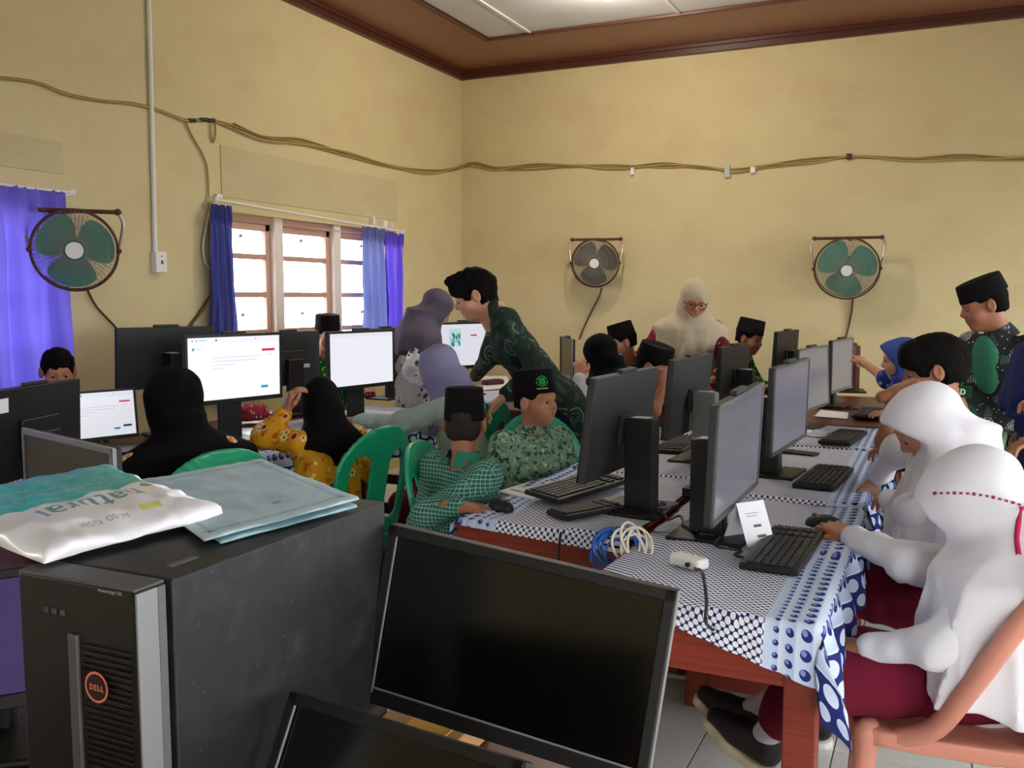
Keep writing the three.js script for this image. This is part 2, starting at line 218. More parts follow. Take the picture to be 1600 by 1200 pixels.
// cables along the walls
const onWall = (u, v, off = .012) => { const r = ray(u, v), a = onX(u, v, XL + off), b = onZ(u, v, ZB + off); return r.x < 0 && a.z > ZB + off ? a : b; };
{
  const path = [[-30, 121], [0, 122], [60, 130], [100, 146], [160, 158], [215, 163], [255, 175], [290, 188], [330, 188], [365, 197], [410, 214], [470, 222], [540, 240], [600, 256], [670, 268], [716, 262], [722, 262], [740, 258], [775, 264], [830, 260], [900, 258], [960, 262], [1040, 258], [1100, 263], [1150, 265], [1205, 258], [1260, 252], [1330, 246], [1420, 248], [1500, 246], [1570, 247], [1640, 247], [1760, 240], [1900, 232], [2080, 222]];
  const o = thing('wall_cable_bundle', 'tan cables tied in a sagging bundle along the yellow walls', 'cable');
  for (let s = 0; s < 4; s++) part(o, 'cable_strand', tube(path.filter((q, i) => s < 2 || i > 8).map(([u, v], i) => onWall(u, v + (s ? rr(-1, 1) * (i > 8 - (s > 1 ? 9 : 0) ? 5 : 1.5) : 0), .008 + s * .004)), s ? .006 : .009, 160, 5), s === 1 ? M.cableTan : mat(['#97804a', '#a48c52', '#8a7440', '#b09a62'][s], .8));
  for (const [u, v] of [[300, 188], [318, 187], [330, 188]]) part(o, 'tape_wrap', tube([onWall(u - 5, v), onWall(u, v), onWall(u + 5, v)], .013, 4), M.cableBlack);
  part(o, 'cable_loop', tube([[330, 190], [329, 205], [333, 223], [337, 208], [336, 191]].map(q => onWall(...q)), .005, 30, 5), M.cableTan);
  const b = (name, u, v, w, h, m, label) => solo(name, box(w, h, .03, 0, 0, .015, .004), m, label, 'junction box', undefined, onZ(u, v, ZB));
  b('junction_box', 989, 268, .03, .06, M.white, 'tiny white junction box under the cables nearest the smaller fan');
  b('junction_box', 1137, 268, .045, .1, mat('#b5b3b0', .5), 'grey rectangular junction box hanging under the sagging wall cables');
  b('junction_box', 1177, 266, .04, .05, M.white, 'small square white junction box right beside the grey one');
  b('cable_clip', 1327, 245, .04, .045, mat('#4a2c2a', .6), 'dark brown square clip on the wall cables above the green fan');
  const c1 = solo('wall_cable', tube([[290, 190], [300, 212], [316, 240], [323, 258], [326, 300], [326, 345], [329, 420], [326, 470], [300, 510]].map(q => onWall(...q)), .006, 60, 5), M.cableTan, 'thin tan cable dropping from the bundle beside the bunched curtain', 'cable');
  solo('wall_cable', tube([[338, 307], [330, 325], [322, 355], [317, 390], [322, 412], [330, 420]].map(q => onWall(q[0], q[1], .02)), .008, 40, 6), M.cableWhite, 'white cable curving down beside the bunched slate blue curtain', 'cable');
  const hk = solo('wall_hook', box(.03, .03, .05, .015, 0, 0, .006), M.white, 'small white plug on the wall above the bunched curtain', 'plug', undefined, onX(338, 307, XL));
  for (const [u, v, k] of [[577, 345, 0], [595, 350, 1], [605, 354, 2]]) solo('rod_clip', box(.05, [.07, .05, .04][k], [.02, .05, .015][k], .025, 0, 0, .004), M.white, ['tall narrow white clip above the curtain rod', 'wide white clip above the curtain rod', 'smallest white clip above the curtain rod'][k], 'clip', undefined, onX(u, v, XL));
  const a0 = onX(229, -20, XL), a1 = onX(240, 396, XL), mid = a0.clone().add(a1).multiplyScalar(.5);
  const pipe = solo('cable_conduit', tube([a0, mid, a1].map(q => q.clone().setX(XL + .012)), .014, 8, 10), M.white, 'white cable conduit running down the yellow wall to the switch box', 'conduit');
  const sw = thing('switch_box', 'white wall switch box at the foot of the conduit', 'switch', onX(244, 410, XL)); part(sw, 'housing', box(.045, .12, .085, .022, 0, 0, .006), M.white); part(sw, 'switch', box(.012, .022, .012, .047, 0, 0, .003), M.greyEdge); part(sw, 'screw', new THREE.SphereGeometry(.004, 8, 6).translate(.046, .035, 0), M.greyEdge);
}

// ---------------------------------------------------------------- people
const E3 = (x, y, z, a, b, c) => ell(V(x, y, z), V(a, b, c));
const headField = (() => {
  const core = blend([E3(0, .034, -.014, .074, .083, .096), E3(0, -.03, .022, .06, .074, .07), E3(0, -.09, .048, .026, .022, .03), E3(-.04, -.03, .052, .026, .026, .026), E3(.04, -.03, .052, .026, .026, .026), cap(V(0, -.04, -.022), V(0, -.17, -.04), .05, .055), cap(V(-.03, .024, .07), V(.03, .024, .07), .014)], .03);
  const sock = (x, y, z) => Math.min(E3(-.031, .005, .095, .017, .01, .015)(x, y, z), E3(.031, .005, .095, .017, .01, .015)(x, y, z));
  const face = carve(core, sock, .016);
  const nose = blend([cap(V(0, .012, .082), V(0, -.018, .1), .009, .012), E3(-.012, -.023, .09, .01, .009, .011), E3(.012, -.023, .09, .01, .009, .011)], .012);
  const mouth = blend([cap(V(-.018, -.052, .079), V(.018, -.052, .079), .009), cap(V(-.015, -.064, .077), V(.015, -.064, .077), .009)], .006);
  const ear = (sx) => carve(E3(sx * .081, 0, -.008, .014, .033, .02), E3(sx * .096, .004, -.003, .009, .021, .012), .006);
  const e1 = ear(-1), e2 = ear(1);
  return (x, y, z) => { let d = smin(face(x, y, z), nose(x, y, z), .012); d = smin(d, mouth(x, y, z), .01); return smin(smin(d, e1(x, y, z), .006), e2(x, y, z), .006); };
})();
const HEAD = surface(headField, V(-.11, -.19, -.13), V(.11, .13, .13), .004), HEAD_COVERED = surface((x, y, z) => Math.max(headField(x, y, z), Math.abs(x) - .073), V(-.11, -.19, -.13), V(.11, .13, .13), .005);
const LIPS = merge([surface(blend([cap(V(-.021, -.053, .0815), V(0, -.0515, .0865), .0045, .0065), cap(V(.021, -.053, .0815), V(0, -.0515, .0865), .0045, .0065), cap(V(-.015, -.062, .081), V(.015, -.062, .081), .0065)], .004), V(-.035, -.08, .06), V(.035, -.035, .11), .003)]);
const EYE_W = new THREE.SphereGeometry(.0118, 16, 12), IRIS = new THREE.SphereGeometry(.0082, 12, 10), LID = new THREE.SphereGeometry(.0132, 16, 10, 0, 6.29, 0, 1.62);
const BROW = s => tube([V(s * .014, .026, .0865), V(s * .03, .031, .084), V(s * .048, .025, .074)], .0035, 8, 5);
const handCache = {};
function handGeo(pose, left) {
  const key = pose + left; if (handCache[key]) return handCache[key];
  const P = { relax: [22, 28, 18], mouse: [12, 34, 22], fist: [62, 85, 50], point: [60, 80, 45], flat: [4, 8, 6], cup: [35, 40, 25] }[pose], sx = left ? -1 : 1, fs = [];
  fs.push(blend([cap(V(.02 * sx, 0, .01), V(.028 * sx, 0, .08), .016, .014), cap(V(0, 0, 0), V(.006 * sx, .002, .085), .019, .014), cap(V(-.018 * sx, 0, .01), V(-.022 * sx, 0, .076), .016, .013)], .02));
  [[.03, .085, .074, 4], [.0085, .09, .082, 1], [-.0115, .087, .076, -3], [-.029, .079, .06, -8]].forEach(([x, z, L, sp], i) => {
    let a = 0, p = V(x * sx, 0, z - .012); const seg = [.46, .3, .24], r = [.0092, .0084, .0077, .0068], ch = [];
    for (let j = 0; j < 3; j++) { a += rad(pose === 'point' && i === 0 ? [4, 6, 4][j] : P[j] * (1 + i * .06)); const q = V(Math.sin(rad(sp)) * sx, -Math.sin(a), Math.cos(a)).normalize().multiplyScalar((L + (j ? 0 : .026)) * seg[j]).add(p); ch.push(cap(p, q, r[j], r[j + 1])); p = q; }
    fs.push(blend(ch, .004));
  });
  { const b = V(.024 * sx, -.006, .022), m = V(.052 * sx, -.014, .052), m2 = V(.058 * sx, -.02 - (pose === 'fist' ? .012 : 0), .08), e = V((pose === 'fist' ? .035 : .054) * sx, -.026 - (pose === 'fist' ? .015 : 0), .103); fs.push(blend([cap(b, m, .014, .0115), cap(m, m2, .0112, .0095), cap(m2, e, .0095, .0075)], .006)); }
  fs.push(cap(V(0, 0, -.05), V(0, 0, .01), .024, .021));
  return handCache[key] = surface(blend(fs, .006), V(-.09, -.12, -.085), V(.09, .04, .2), .0033);
}
const PECI = new THREE.LatheGeometry([[0, .088], [.04, .092], [.07, .098], [.0775, .096], [.08, .088], [.086, 0], [.0845, -.006], [.078, -.004], [.078, .02]].map(q => new THREE.Vector2(...q)), 40).scale(.96, 1, 1.17);
function frameFrom(z, y) { z = z.clone().normalize(); const x = new THREE.Vector3().crossVectors(y, z).normalize(); return new THREE.Matrix4().makeBasis(x, new THREE.Vector3().crossVectors(z, x), z); }
const DOWN = V(0, -1, 0);
function person(o) {
  const s = o.s ?? .82, hs = o.hs ?? (s < .9 ? .9 : 1), H = M4(o.head, o.yaw, o.pitch ?? 0, o.roll ?? 0, hs), hip = o.hip, q = o.q ?? .012;
  const base = V(hip.x, 0, hip.z), g = thing('person', o.label, 'person', base, 0, o.group ?? (o.stand ? 'grown-ups standing in the room' : 'students seated at the computers')), skin = o.skin ?? M.skin;
  const add = (parent, name, geo, m, label) => part(parent, name, geo.translate(-base.x, 0, -base.z), m, null, label);
  const neck0 = V(0, -.1, -.03).applyMatrix4(H), fw = V(Math.sin(rad(o.tyaw)), 0, Math.cos(rad(o.tyaw))), lat = V(fw.z, 0, -fw.x);   // lat: the person's left
  const nb = V(0, s < .95 ? -.142 : -.155, -.04).applyMatrix4(H); if (o.neck) nb.copy(o.neck);
  const up = nb.clone().sub(hip).normalize(), front = new THREE.Vector3().crossVectors(lat, up).normalize(), L = (p, a, b, c) => p.clone().addScaledVector(lat, a * s).addScaledVector(up, b * s).addScaledVector(front, c * s);
  const chest = hip.clone().lerp(nb, .66).addScaledVector(front, .02 * s), sw = (o.sw ?? 1) * .165, bw = o.bw ?? 1;
  const sd = o.hijab ? -.068 : -.05, sh = [L(nb, sw, sd, 0), L(nb, -sw, sd, 0)];
  const arms = [0, 1].map(i => {
    const d = o.arms?.[i] ?? {}, S = sh[i], sg = i ? -1 : 1, a = .285 * s, b = .255 * s; let W = d.hand?.clone() ?? L(hip, sg * .14, .16, .33), E = d.elbow?.clone();
    if (!E) { const v = W.clone().sub(S); let l = v.length(); if (l > a + b - .01) { v.setLength(a + b - .01); W = S.clone().add(v); l = a + b - .01; } const n = v.clone().normalize(), t = (a * a - b * b + l * l) / (2 * l), hh = Math.sqrt(Math.max(0, a * a - t * t)); let pole = (d.pole ?? V(0, -1, 0).addScaledVector(lat, sg * .5).addScaledVector(fw, -.3)).clone(); pole.addScaledVector(n, -pole.dot(n)).normalize(); E = S.clone().addScaledVector(n, t).addScaledVector(pole, hh); }
    return { S, E, W, d, sg };
  });
  const torso = grow => [cap(L(hip, .06 * bw, 0, 0), L(chest, .07 * bw, 0, 0), (.1 * bw) * s + grow, .098 * s + grow), cap(L(hip, -.06 * bw, 0, 0), L(chest, -.07 * bw, 0, 0), (.1 * bw) * s + grow, .098 * s + grow), cap(L(chest, 0, 0, .025), L(chest, 0, .08, .01), .09 * s + grow, .075 * s + grow), cap(sh[0], sh[1], .052 * s + grow)];
  { // skin: one continuous surface with the head and the hands at a finer grid
    const fs = [...torso(-.018), cap(nb, neck0, .052 * hs, .05 * hs)];
    for (const a of arms) fs.push(cap(a.S, a.E, .042 * s, .036 * s), cap(a.E, a.W, .036 * s, .0255 * s));
    const geos = [surface(blend(fs, .03), ...bounds([hip, nb, neck0, ...sh, ...arms.flatMap(a => [a.E, a.W])], .16), .013), (o.hijab ? HEAD_COVERED : HEAD).clone().applyMatrix4(H)];
    for (const a of arms) if (!a.d.hide) { const z = a.d.fd ?? a.W.clone().sub(a.E).normalize(), m = frameFrom(z, a.d.up ?? V(0, 1, .01)).setPosition(a.W); geos.push(handGeo(a.d.pose ?? 'relax', a.sg > 0).clone().applyMatrix4(m.clone().scale(V(1, 1, 1).multiplyScalar(Math.max(s, .86))))); }
    const body = add(g, 'body', merge(geos), skin);
    if (!o.noface) { for (const sx of [-1, 1]) { const at = V(sx * .031, .004, .073); const e = add(body, 'eye', EYE_W.clone().translate(at.x, at.y, at.z).applyMatrix4(H), M.eyeW); e.position.set(0, 0, 0); add(e, 'iris', IRIS.clone().translate(at.x + (o.gaze ?? 0) * .004, at.y - (o.down ? .004 : 0), at.z + .0068).applyMatrix4(H), M.iris); add(body, 'eyelid', LID.clone().rotateX(o.down ? .85 : .5).translate(at.x, at.y, at.z - .0006).applyMatrix4(H), skin); if (!o.nobrow) add(body, 'eyebrow', BROW(sx).applyMatrix4(H), M.hair); }
      add(body, 'lips', LIPS.clone().applyMatrix4(H), M.lip); }
  }
  // upper garment
  const fold = (amp, f) => (x, y, z) => amp * (noise(x * f, y * f * .6 + 7, z * f) + .5 * noise(x * f * 2.3 + 5, y * f * 1.6, z * f * 2.3));
  if (o.shirt) {
    const fs = [...torso(0), cap(hip, L(hip, 0, -(o.hem ?? .1), 0), .13 * s * bw, .14 * s * bw)];
    for (const a of arms) { const c = a.d.cuff ?? .92; fs.push(cap(a.S, c < .1 ? a.S.clone().lerp(a.E, .75) : a.E, .058 * s, .054 * s)); if (c > .1) { fs.push(cap(a.E, a.E.clone().lerp(a.W, c), .052 * s, .042 * s)); } }
    const f0 = blend(fs, .045), fd = fold(o.fa ?? .0075, 16), f = (x, y, z) => f0(x, y, z) - fd(x, y, z);
    const cut = carve(f, cap(nb.clone().addScaledVector(up, .01), neck0, .056 * hs, .06 * hs), .01);
    const shirt = add(g, o.shirtName ?? 'shirt', surface(cut, ...bounds([hip, L(hip, 0, -.2, 0), nb, ...sh, ...arms.flatMap(a => [a.E, a.W])], .2), q, 1), o.shirt);
    if (o.collar === 'band') { const nd = neck0.clone().sub(nb).normalize(), cm = new THREE.Matrix4().makeRotationFromQuaternion(new THREE.Quaternion().setFromUnitVectors(V(0, 1, 0), nd)).setPosition(nb.clone().addScaledVector(nd, .012)); add(shirt, 'collar', boxUV(merge([new THREE.CylinderGeometry(.061 * hs, .086 * hs, .055, 32, 2, true), new THREE.CylinderGeometry(.055 * hs, .061 * hs, .004, 32, 1, true).translate(0, .028, 0)]).applyMatrix4(cm)), o.collarMat ?? o.shirt); } else if (o.collar) { // folded collar round the neck, open in front
      const nUp = neck0.clone().sub(nb).normalize().lerp(up, .65).normalize(), n = 28, P = [], I = []; for (let i = 0; i <= n; i++) { const a = rad(-158 + 316 * i / n) + Math.PI, fr = Math.max(0, -Math.cos(a)) ; const nF = new THREE.Vector3().crossVectors(lat, nUp).normalize(), di = lat.clone().multiplyScalar(Math.sin(a)).addScaledVector(nF, -Math.cos(a)); const tip = Math.abs(i / n - .5) > .42 ? .028 : 0;
        for (const [r, h] of [[.056, -.012], [.06, .026], [.065, .028], [.078 + tip * .5, -.006 - tip], [.074 + tip * .5, -.01 - tip]]) { const p = nb.clone().addScaledVector(di, r * hs).addScaledVector(nUp, (h + .012) * hs); P.push(p.x, p.y, p.z); } }
      for (let i = 0; i < n; i++) for (let j = 0; j < 4; j++) { const a = i * 5 + j; I.push(a, a + 5, a + 1, a + 1, a + 5, a + 6); }
      const c = new THREE.BufferGeometry(); c.setAttribute('position', new THREE.Float32BufferAttribute(P, 3)); c.setIndex(I); c.computeVertexNormals(); add(shirt, 'collar', boxUV(c), o.collarMat ?? o.shirt);
    }
    if (o.buttons) for (let i = 0; i < 4; i++) add(shirt, 'button', new THREE.SphereGeometry(.006, 8, 6).translate(...L(chest, 0, .09 - i * .07, .128 + (i ? .006 : -.02)).toArray()), M.white);
  }
  // legs
  const knee = o.knees ?? (o.stand ? [L(hip, .09, 0, 0).add(V(0, -.43 * s, 0)), L(hip, -.09, 0, 0).add(V(0, -.43 * s, 0))] : [1, -1].map(e => hip.clone().addScaledVector(lat, e * .1 * s).addScaledVector(fw, .42 * s).add(V(0, .02, 0))));
  const ank = o.ankles ?? knee.map((k, i) => o.stand ? V(k.x, .09, k.z) : V(k.x + fw.x * .04, .09, k.z + fw.z * .04));
  { const sk = o.skirt, fs = [], r = sk ? (o.stand ? .1 : .088) : .078; for (let i = 0; i < 2; i++) { const h0 = hip.clone().addScaledVector(lat, (i ? -1 : 1) * .08 * s); fs.push(cap(h0, knee[i], r * s + .01, r * .85 * s), cap(knee[i], ank[i].clone().lerp(knee[i], sk && !o.stand ? .34 : .12), r * .82 * s, (sk ? (o.stand ? .1 : .064) : .055) * s)); }
    if (sk) fs.push(cap(hip, knee[0].clone().add(knee[1]).multiplyScalar(.5), .11 * s, .08 * s), cap(knee[0].clone().add(knee[1]).multiplyScalar(.5), ank[0].clone().add(ank[1]).multiplyScalar(.5).lerp(knee[0], .5), .06 * s, .06 * s));
    const f0 = blend(fs, sk ? .07 : .05), fd = fold(sk ? .012 : .006, 11); add(g, sk ? 'skirt' : 'trousers', surface((x, y, z) => f0(x, y, z) - fd(x, y, z), ...bounds([hip, ...knee, ...ank], .16), sk ? .011 : .016), o.bottom ?? M.trouser);
    ank.forEach((a, i) => { const d = (o.toes ?? fw).clone().setY(o.toes ? o.toes.y : 0).normalize(), sd = new THREE.Vector3().crossVectors(d, V(0, 1, 0)), u2 = new THREE.Vector3().crossVectors(sd, d), at = (x, y) => a.clone().addScaledVector(d, x).addScaledVector(u2, y); const lo = bounds([at(-.08, -.08), at(.2, .02)], .07);
      if (o.socks) add(g, 'sock', surface(blend([cap(at(0, 0), a.clone().lerp(knee[i], .3), .033, .042)], .02), ...bounds([a, a.clone().lerp(knee[i], .35)], .07), .008), o.socks);
      const upf = blend([cap(at(-.03, -.035), at(.07, -.045), .036, .036), cap(at(.07, -.045), at(.15, -.058), .036, .026), cap(at(-.02, 0), at(.02, -.02), .038)], .03); const shoe = add(g, 'shoe', surface((x, y, z) => Math.max(upf(x, y, z), -(((x - a.x) * u2.x + (y - a.y) * u2.y + (z - a.z) * u2.z) + .075)), ...lo, .007), o.shoe ?? M.black);
      add(shoe, 'sole', surface((x, y, z) => { const h = (x - a.x) * u2.x + (y - a.y) * u2.y + (z - a.z) * u2.z; const k = -.05 - h; return Math.max(upf(x + u2.x * k, y + u2.y * k, z + u2.z * k) - .005, h + .064, -(h + .09)); }, ...lo, .006), o.sole ?? M.white); });
  }
  // head wear
  const R = (x, y, z, a, b, c) => ell(V(x, y, z), V(a, b, c), H);
  const hw = V(0, 0, 0); // frame-scaled fields: the ellipsoid works in head units, so its distance is scaled back
  const sc = f => (x, y, z) => f(x, y, z) * hs;
  if (o.hijab) {
    const h = o.hijab, drop = (h.drop ?? .26) * s, back = (h.back ?? .2) * s, P = (x, y, z) => V(x, y, z).applyMatrix4(H), w = h.wide ?? 1;
    const A = h.folds ?? .05, nf = h.nf ?? 7, ph = h.ph ?? Math.abs(o.head.x * 7.3 + o.head.z * 3.1) % 6, ax = (h.down ?? up).clone().negate().normalize(), top = nb.clone().addScaledVector(up, .075 * hs), lf = new THREE.Vector3().crossVectors(ax, lat).normalize(); if (lf.dot(front) < 0) lf.negate();
    // cape: an elliptical cone with folds that hangs from the neck, its hem longer in front or behind
    const cape = (x, y, z) => { const px = x - top.x, py = y - top.y, pz = z - top.z, t = px * ax.x + py * ax.y + pz * ax.z, a = px * lat.x + py * lat.y + pz * lat.z, b = px * lf.x + py * lf.y + pz * lf.z, th = Math.atan2(a, b), cb = Math.cos(th), len = .075 * hs + (cb > 0 ? drop * cb * cb + (1 - cb * cb) * (drop + back) * (h.side ?? .46) : back * cb * cb + (1 - cb * cb) * (drop + back) * (h.side ?? .46)) + .012 * Math.sin(th * nf + ph), u = Math.min(1, Math.max(0, t / .135)), v = Math.min(1, Math.max(0, (t - .05) / .25)), k = u * u * (3 - 2 * u);
      const ra = (.07 * hs + (.222 * s * w - .07 * hs) * k) * (1 + .1 * v), rb = (.078 * hs + (.148 * s * w - .078 * hs) * k) * (1 + .16 * v), s1 = Math.sin(th * nf * .5 + ph + t * 3 + .6 * noise(th, t * 6, ph)), s2 = Math.sin(th * nf * .9 + ph * 2 - t * 4), f = 1 + A * v * (1.1 - 2.4 * Math.pow(Math.abs(s1), .6) + .8 * (1 - Math.pow(Math.abs(s2), .7)) + .5 * noise(th * 2, t * 9, ph)), e = (Math.hypot(a / ra, b / rb) - f) * Math.min(ra, rb), q2 = Math.max(t - len, -t - .02); return Math.min(Math.max(e, q2), 0) * .8 + Math.hypot(Math.max(e, 0), Math.max(q2, 0)) * .8 - .006; };
    const fs = [sc(R(0, .03, -.016, .09 + (h.loose ?? 0), .096 + (h.loose ?? 0), .11 + (h.loose ?? 0))), sc(R(0, -.045, .004, .082 + (h.loose ?? 0), .095, .088 + (h.loose ?? 0))), cap(P(0, -.06, -.012), nb, .08 * hs, .085 * s)];
    if (h.point) fs.push(cap(P(0, -.04, -.06), L(nb, 0, -h.point, -.07), .07 * s, .02 * s));
    if (h.hood) fs.push(sc(R(0, .012, .03, .09, .1, .135))); if (h.brim) fs.push(sc(R(0, .052, .068, .074 + (h.loose ?? 0), .034, .07 + h.brim)), sc(R(0, .02, .05, .083 + (h.loose ?? 0), .06, .062 + h.brim * .5)));
    const hi = H.clone().invert().elements, raw = blend(fs, .035), head0 = h.hood ? (x, y, z) => { const ly = hi[1] * x + hi[5] * y + hi[9] * z + hi[13], lz = hi[2] * x + hi[6] * y + hi[10] * z + hi[14]; return Math.max(raw(x, y, z), (lz - h.hood - (h.slope ?? .3) * ly) * hs * .95); } : raw, fo = h.face ?? 1, hole = sc(R(0, -.02 - (h.brim ? .012 : 0), .115 + (h.brim ?? 0), .054 * fo, .07 * fo, .085 + (h.brim ?? 0)));
    const f1 = (x, y, z) => smin(head0(x, y, z), cape(x, y, z), .05) - .0018 * noise(x * 30, y * 30, z * 30) - .003 * noise(x * 9 + ph, y * 22, z * 9);
    const hj = add(g, 'headscarf', surface(carve(f1, hole, .008), ...bounds([o.head, nb, ...sh, nb.clone().addScaledVector(ax, back + .04), nb.clone().addScaledVector(ax, drop + .04), L(nb, .2 * w, 0, .1), L(nb, -.2 * w, 0, -.1), L(nb, .2 * w, 0, -.1), L(nb, -.2 * w, 0, .1)], .17), h.q ?? .009), h.mat);
    if (h.trace) h.trace(hj, add, (u, v) => { const d = ray(u, v), e = EYE.clone(); d.normalize(); for (let i = 0; i < 160; i++) { const r = f1(e.x, e.y, e.z); e.addScaledVector(d, Math.max(r * .7, .0008)); if (r < .0008) break; } return e; }); if (h.pin) add(hj, 'brooch', new THREE.SphereGeometry(.008, 10, 8).translate(...L(nb, 0, -.1, .155).toArray()), M.white);
  }
  if (o.hair) {
    const h = o.hair, k = h.vol ?? .01, low = h.low ?? -.03, sp = h.spike ?? .004;
    const f0 = blend([E3(0, .038, -.018, .076 + k, .083 + k * 1.3, .097 + k), ...(h.fringe ? [cap(V(-.04, .085, .06), V(.04, .085, .06), .03 + k * .6), cap(V(-.05, .06, .075), V(.05, .06, .075), .018 + k * .4)] : []), cap(V(-.028, -.02, -.055), V(.028, -.02, -.055), .043 + k * .3), ...(h.tufts ? Array.from({ length: h.tufts }, () => { const a = rr(-1, 1), b = rr(-.6, 1), p = V(a * .055, .1 + rr(-.012, .012), b * .075); return cap(p, p.clone().add(V(a * .012 + rr(-.008, .008), .012 + rr(0, .016), .02 + .012 * b)), .013, .002); }) : [])], .03);
    const faceCut = blend([E3(0, -.03, .1, .09, .068 + (h.brow ?? 0), .075), E3(-.088, -.022, .006, .026, .05, .04), E3(.088, -.022, .006, .026, .05, .04), E3(-.07, -.06, .05, .04, .05, .06), E3(.07, -.06, .05, .04, .05, .06)], .01);
    const f = (x, y, z) => Math.max(carve(f0, faceCut, .012)(x, y, z), low - y + .012 * noise(x * 60, 0, z * 60)) - sp * noise(x * 60, y * 28, z * 34) - sp * .6 * noise(x * 190, y * 40, z * 60);
    add(g, 'hair', surface(f, V(-.13, -.12, -.15), V(.13, .17, .15), .0045).applyMatrix4(H), h.mat ?? M.hair);
  }
  if (o.peci) { const p = o.peci, m = H.clone().multiply(M4(V(0, p.y ?? .05, -.012), 0, p.tilt ?? -6, p.roll ?? 0, p.k ?? 1)); const c = add(g, 'peci_cap', PECI.clone().scale(1, p.hy ?? 1, 1).applyMatrix4(m), p.mat ?? M.peci);
    if (p.emblem) { const em = new THREE.CylinderGeometry(.0815, .0872, .07, 20, 1, true, -.6 - (p.side ?? 0), 1.2).scale(.965, 1, 1.175).translate(0, .038, 0); add(c, 'emblem', em.applyMatrix4(m), p.emblem, 'green embroidered emblem with a line of lettering'); } }
  if (o.glasses) { const rim = [], P = [-.033, .033].map(x => { const c = V(x, .002, .098); rim.push(new THREE.TorusGeometry(.025, .0028, 8, 28).scale(1, .85, 1).translate(c.x, c.y, c.z)); return c; }); rim.push(tube([V(-.009, .006, .099), V(0, .009, .101), V(.009, .006, .099)], .0025, 6, 5)); for (const e of [-1, 1]) rim.push(tube([V(e * .057, .006, .096), V(e * .07, .006, .06), V(e * .078, .004, 0)], .0025, 8, 5)); const gl = add(g, 'eyeglasses', merge(rim).applyMatrix4(H), o.glasses); for (const c of P) add(gl, 'lens', new THREE.CircleGeometry(.024, 20).scale(1, .85, 1).translate(c.x, c.y, c.z).applyMatrix4(H), M.glass); }
  if (o.extra) o.extra({ g, add, L, H, nb, hip, chest, sh, arms, lat, front, up });
  return g;
}

// ---------------------------------------------------------------- printed cloths and screens
M.peci = fabric('#141012', { sheen: .3, sheenRoughness: .5, sheenColor: C('#3a2a30') }); M.trouser = fabric('#1c1d2a'); M.maroon = fabric('#6a1a30', { side: THREE.DoubleSide });
M.hijabBlack = fabric('#0e0d10'); M.hijabWhite = fabric('#e4e2ea'); M.hijabGrey = fabric('#8783a6'); M.hijabBeige = fabric('#bcac92'); M.hijabDark = fabric('#5a5260'); M.hijabBlue = fabric('#41539c'); M.sage = fabric('#a9bcb2'); M.whiteShirt = fabric('#e2e1e8');
const flower = (g, x, y, r, petal, core, n = 6) => { for (let i = 0; i < n; i++) { const a = i / n * 6.283; disc(g, petal, x + Math.cos(a) * r * .6, y + Math.sin(a) * r * .6, r * .42, r * .26, a); } disc(g, core, x, y, r * .3); };
M.orangeBatik = printed(.3, 512, 512, (g, w, h) => { fill(g, '#dc9c26', 0, 0, w, h); const d = wrapped(w, h, (x, y, k, r) => k === 0 ? flower(g, x, y, r, '#f0dfa8', '#5f6a2a') : k === 1 ? (disc(g, '#d9853a', x, y, r * .8), disc(g, '#f0c9a0', x, y, r * .62), disc(g, '#a33a22', x, y, r * .45), disc(g, '#7a2a1a', x, y, r * .2)) : disc(g, ['#c8761c', '#e8b43c', '#b8621c'][k % 3], x, y, r, r * .5, k)); for (let i = 0; i < 60; i++) d(rr(0, w), rr(0, h), 2 + (i % 9), rr(10, 34)); for (let i = 0; i < 14; i++) d(rr(0, w), rr(0, h), i % 3 === 1 ? 1 : 0, rr(30, 48)); });
M.orangeRed = printed(.26, 512, 512, (g, w, h) => { fill(g, '#d8822a', 0, 0, w, h); const d = wrapped(w, h, (x, y, k, r) => k ? disc(g, ['#c0501c', '#e8a63c', '#a84018'][k % 3], x, y, r, r * .5, k) : flower(g, x, y, r, '#f3ead6', '#6a7a3a')); for (let i = 0; i < 60; i++) d(rr(0, w), rr(0, h), 1 + (i % 9), rr(10, 36)); for (let i = 0; i < 12; i++) d(rr(0, w), rr(0, h), 0, rr(34, 52)); });
M.greenBatik = printed(.42, 512, 512, (g, w, h) => { fill(g, '#27332c', 0, 0, w, h); const d = wrapped(w, h, (x, y, r) => { g.strokeStyle = '#5f7466'; g.lineWidth = r * .22; g.beginPath(); g.arc(x, y, r, .5, 5.5); g.stroke(); disc(g, '#55695c', x, y, r * .55); fill(g, '#1c2620', x - r * .16, y - r * .5, r * .32, r); fill(g, '#1c2620', x - r * .5, y - r * .16, r, r * .32); }); for (let i = 0; i < 40; i++) wrapped(w, h, (x, y, r) => disc(g, '#364a3e', x, y, r, r * .4, i))(rr(0, w), rr(0, h), rr(14, 44)); for (const [x, y] of [[90, 110], [300, 60], [420, 250], [180, 330], [380, 440], [40, 470]]) d(x, y, 46); });
M.checkGreen = printed(.014, 64, 64, (g, w, h) => { fill(g, '#2c6b60', 0, 0, w, h); fill(g, '#1d4f4a', 0, 0, 32, 32); fill(g, '#8fb5a6', 0, 0, w, 15); fill(g, 'rgba(160,200,185,.7)', 0, 0, 15, h); });
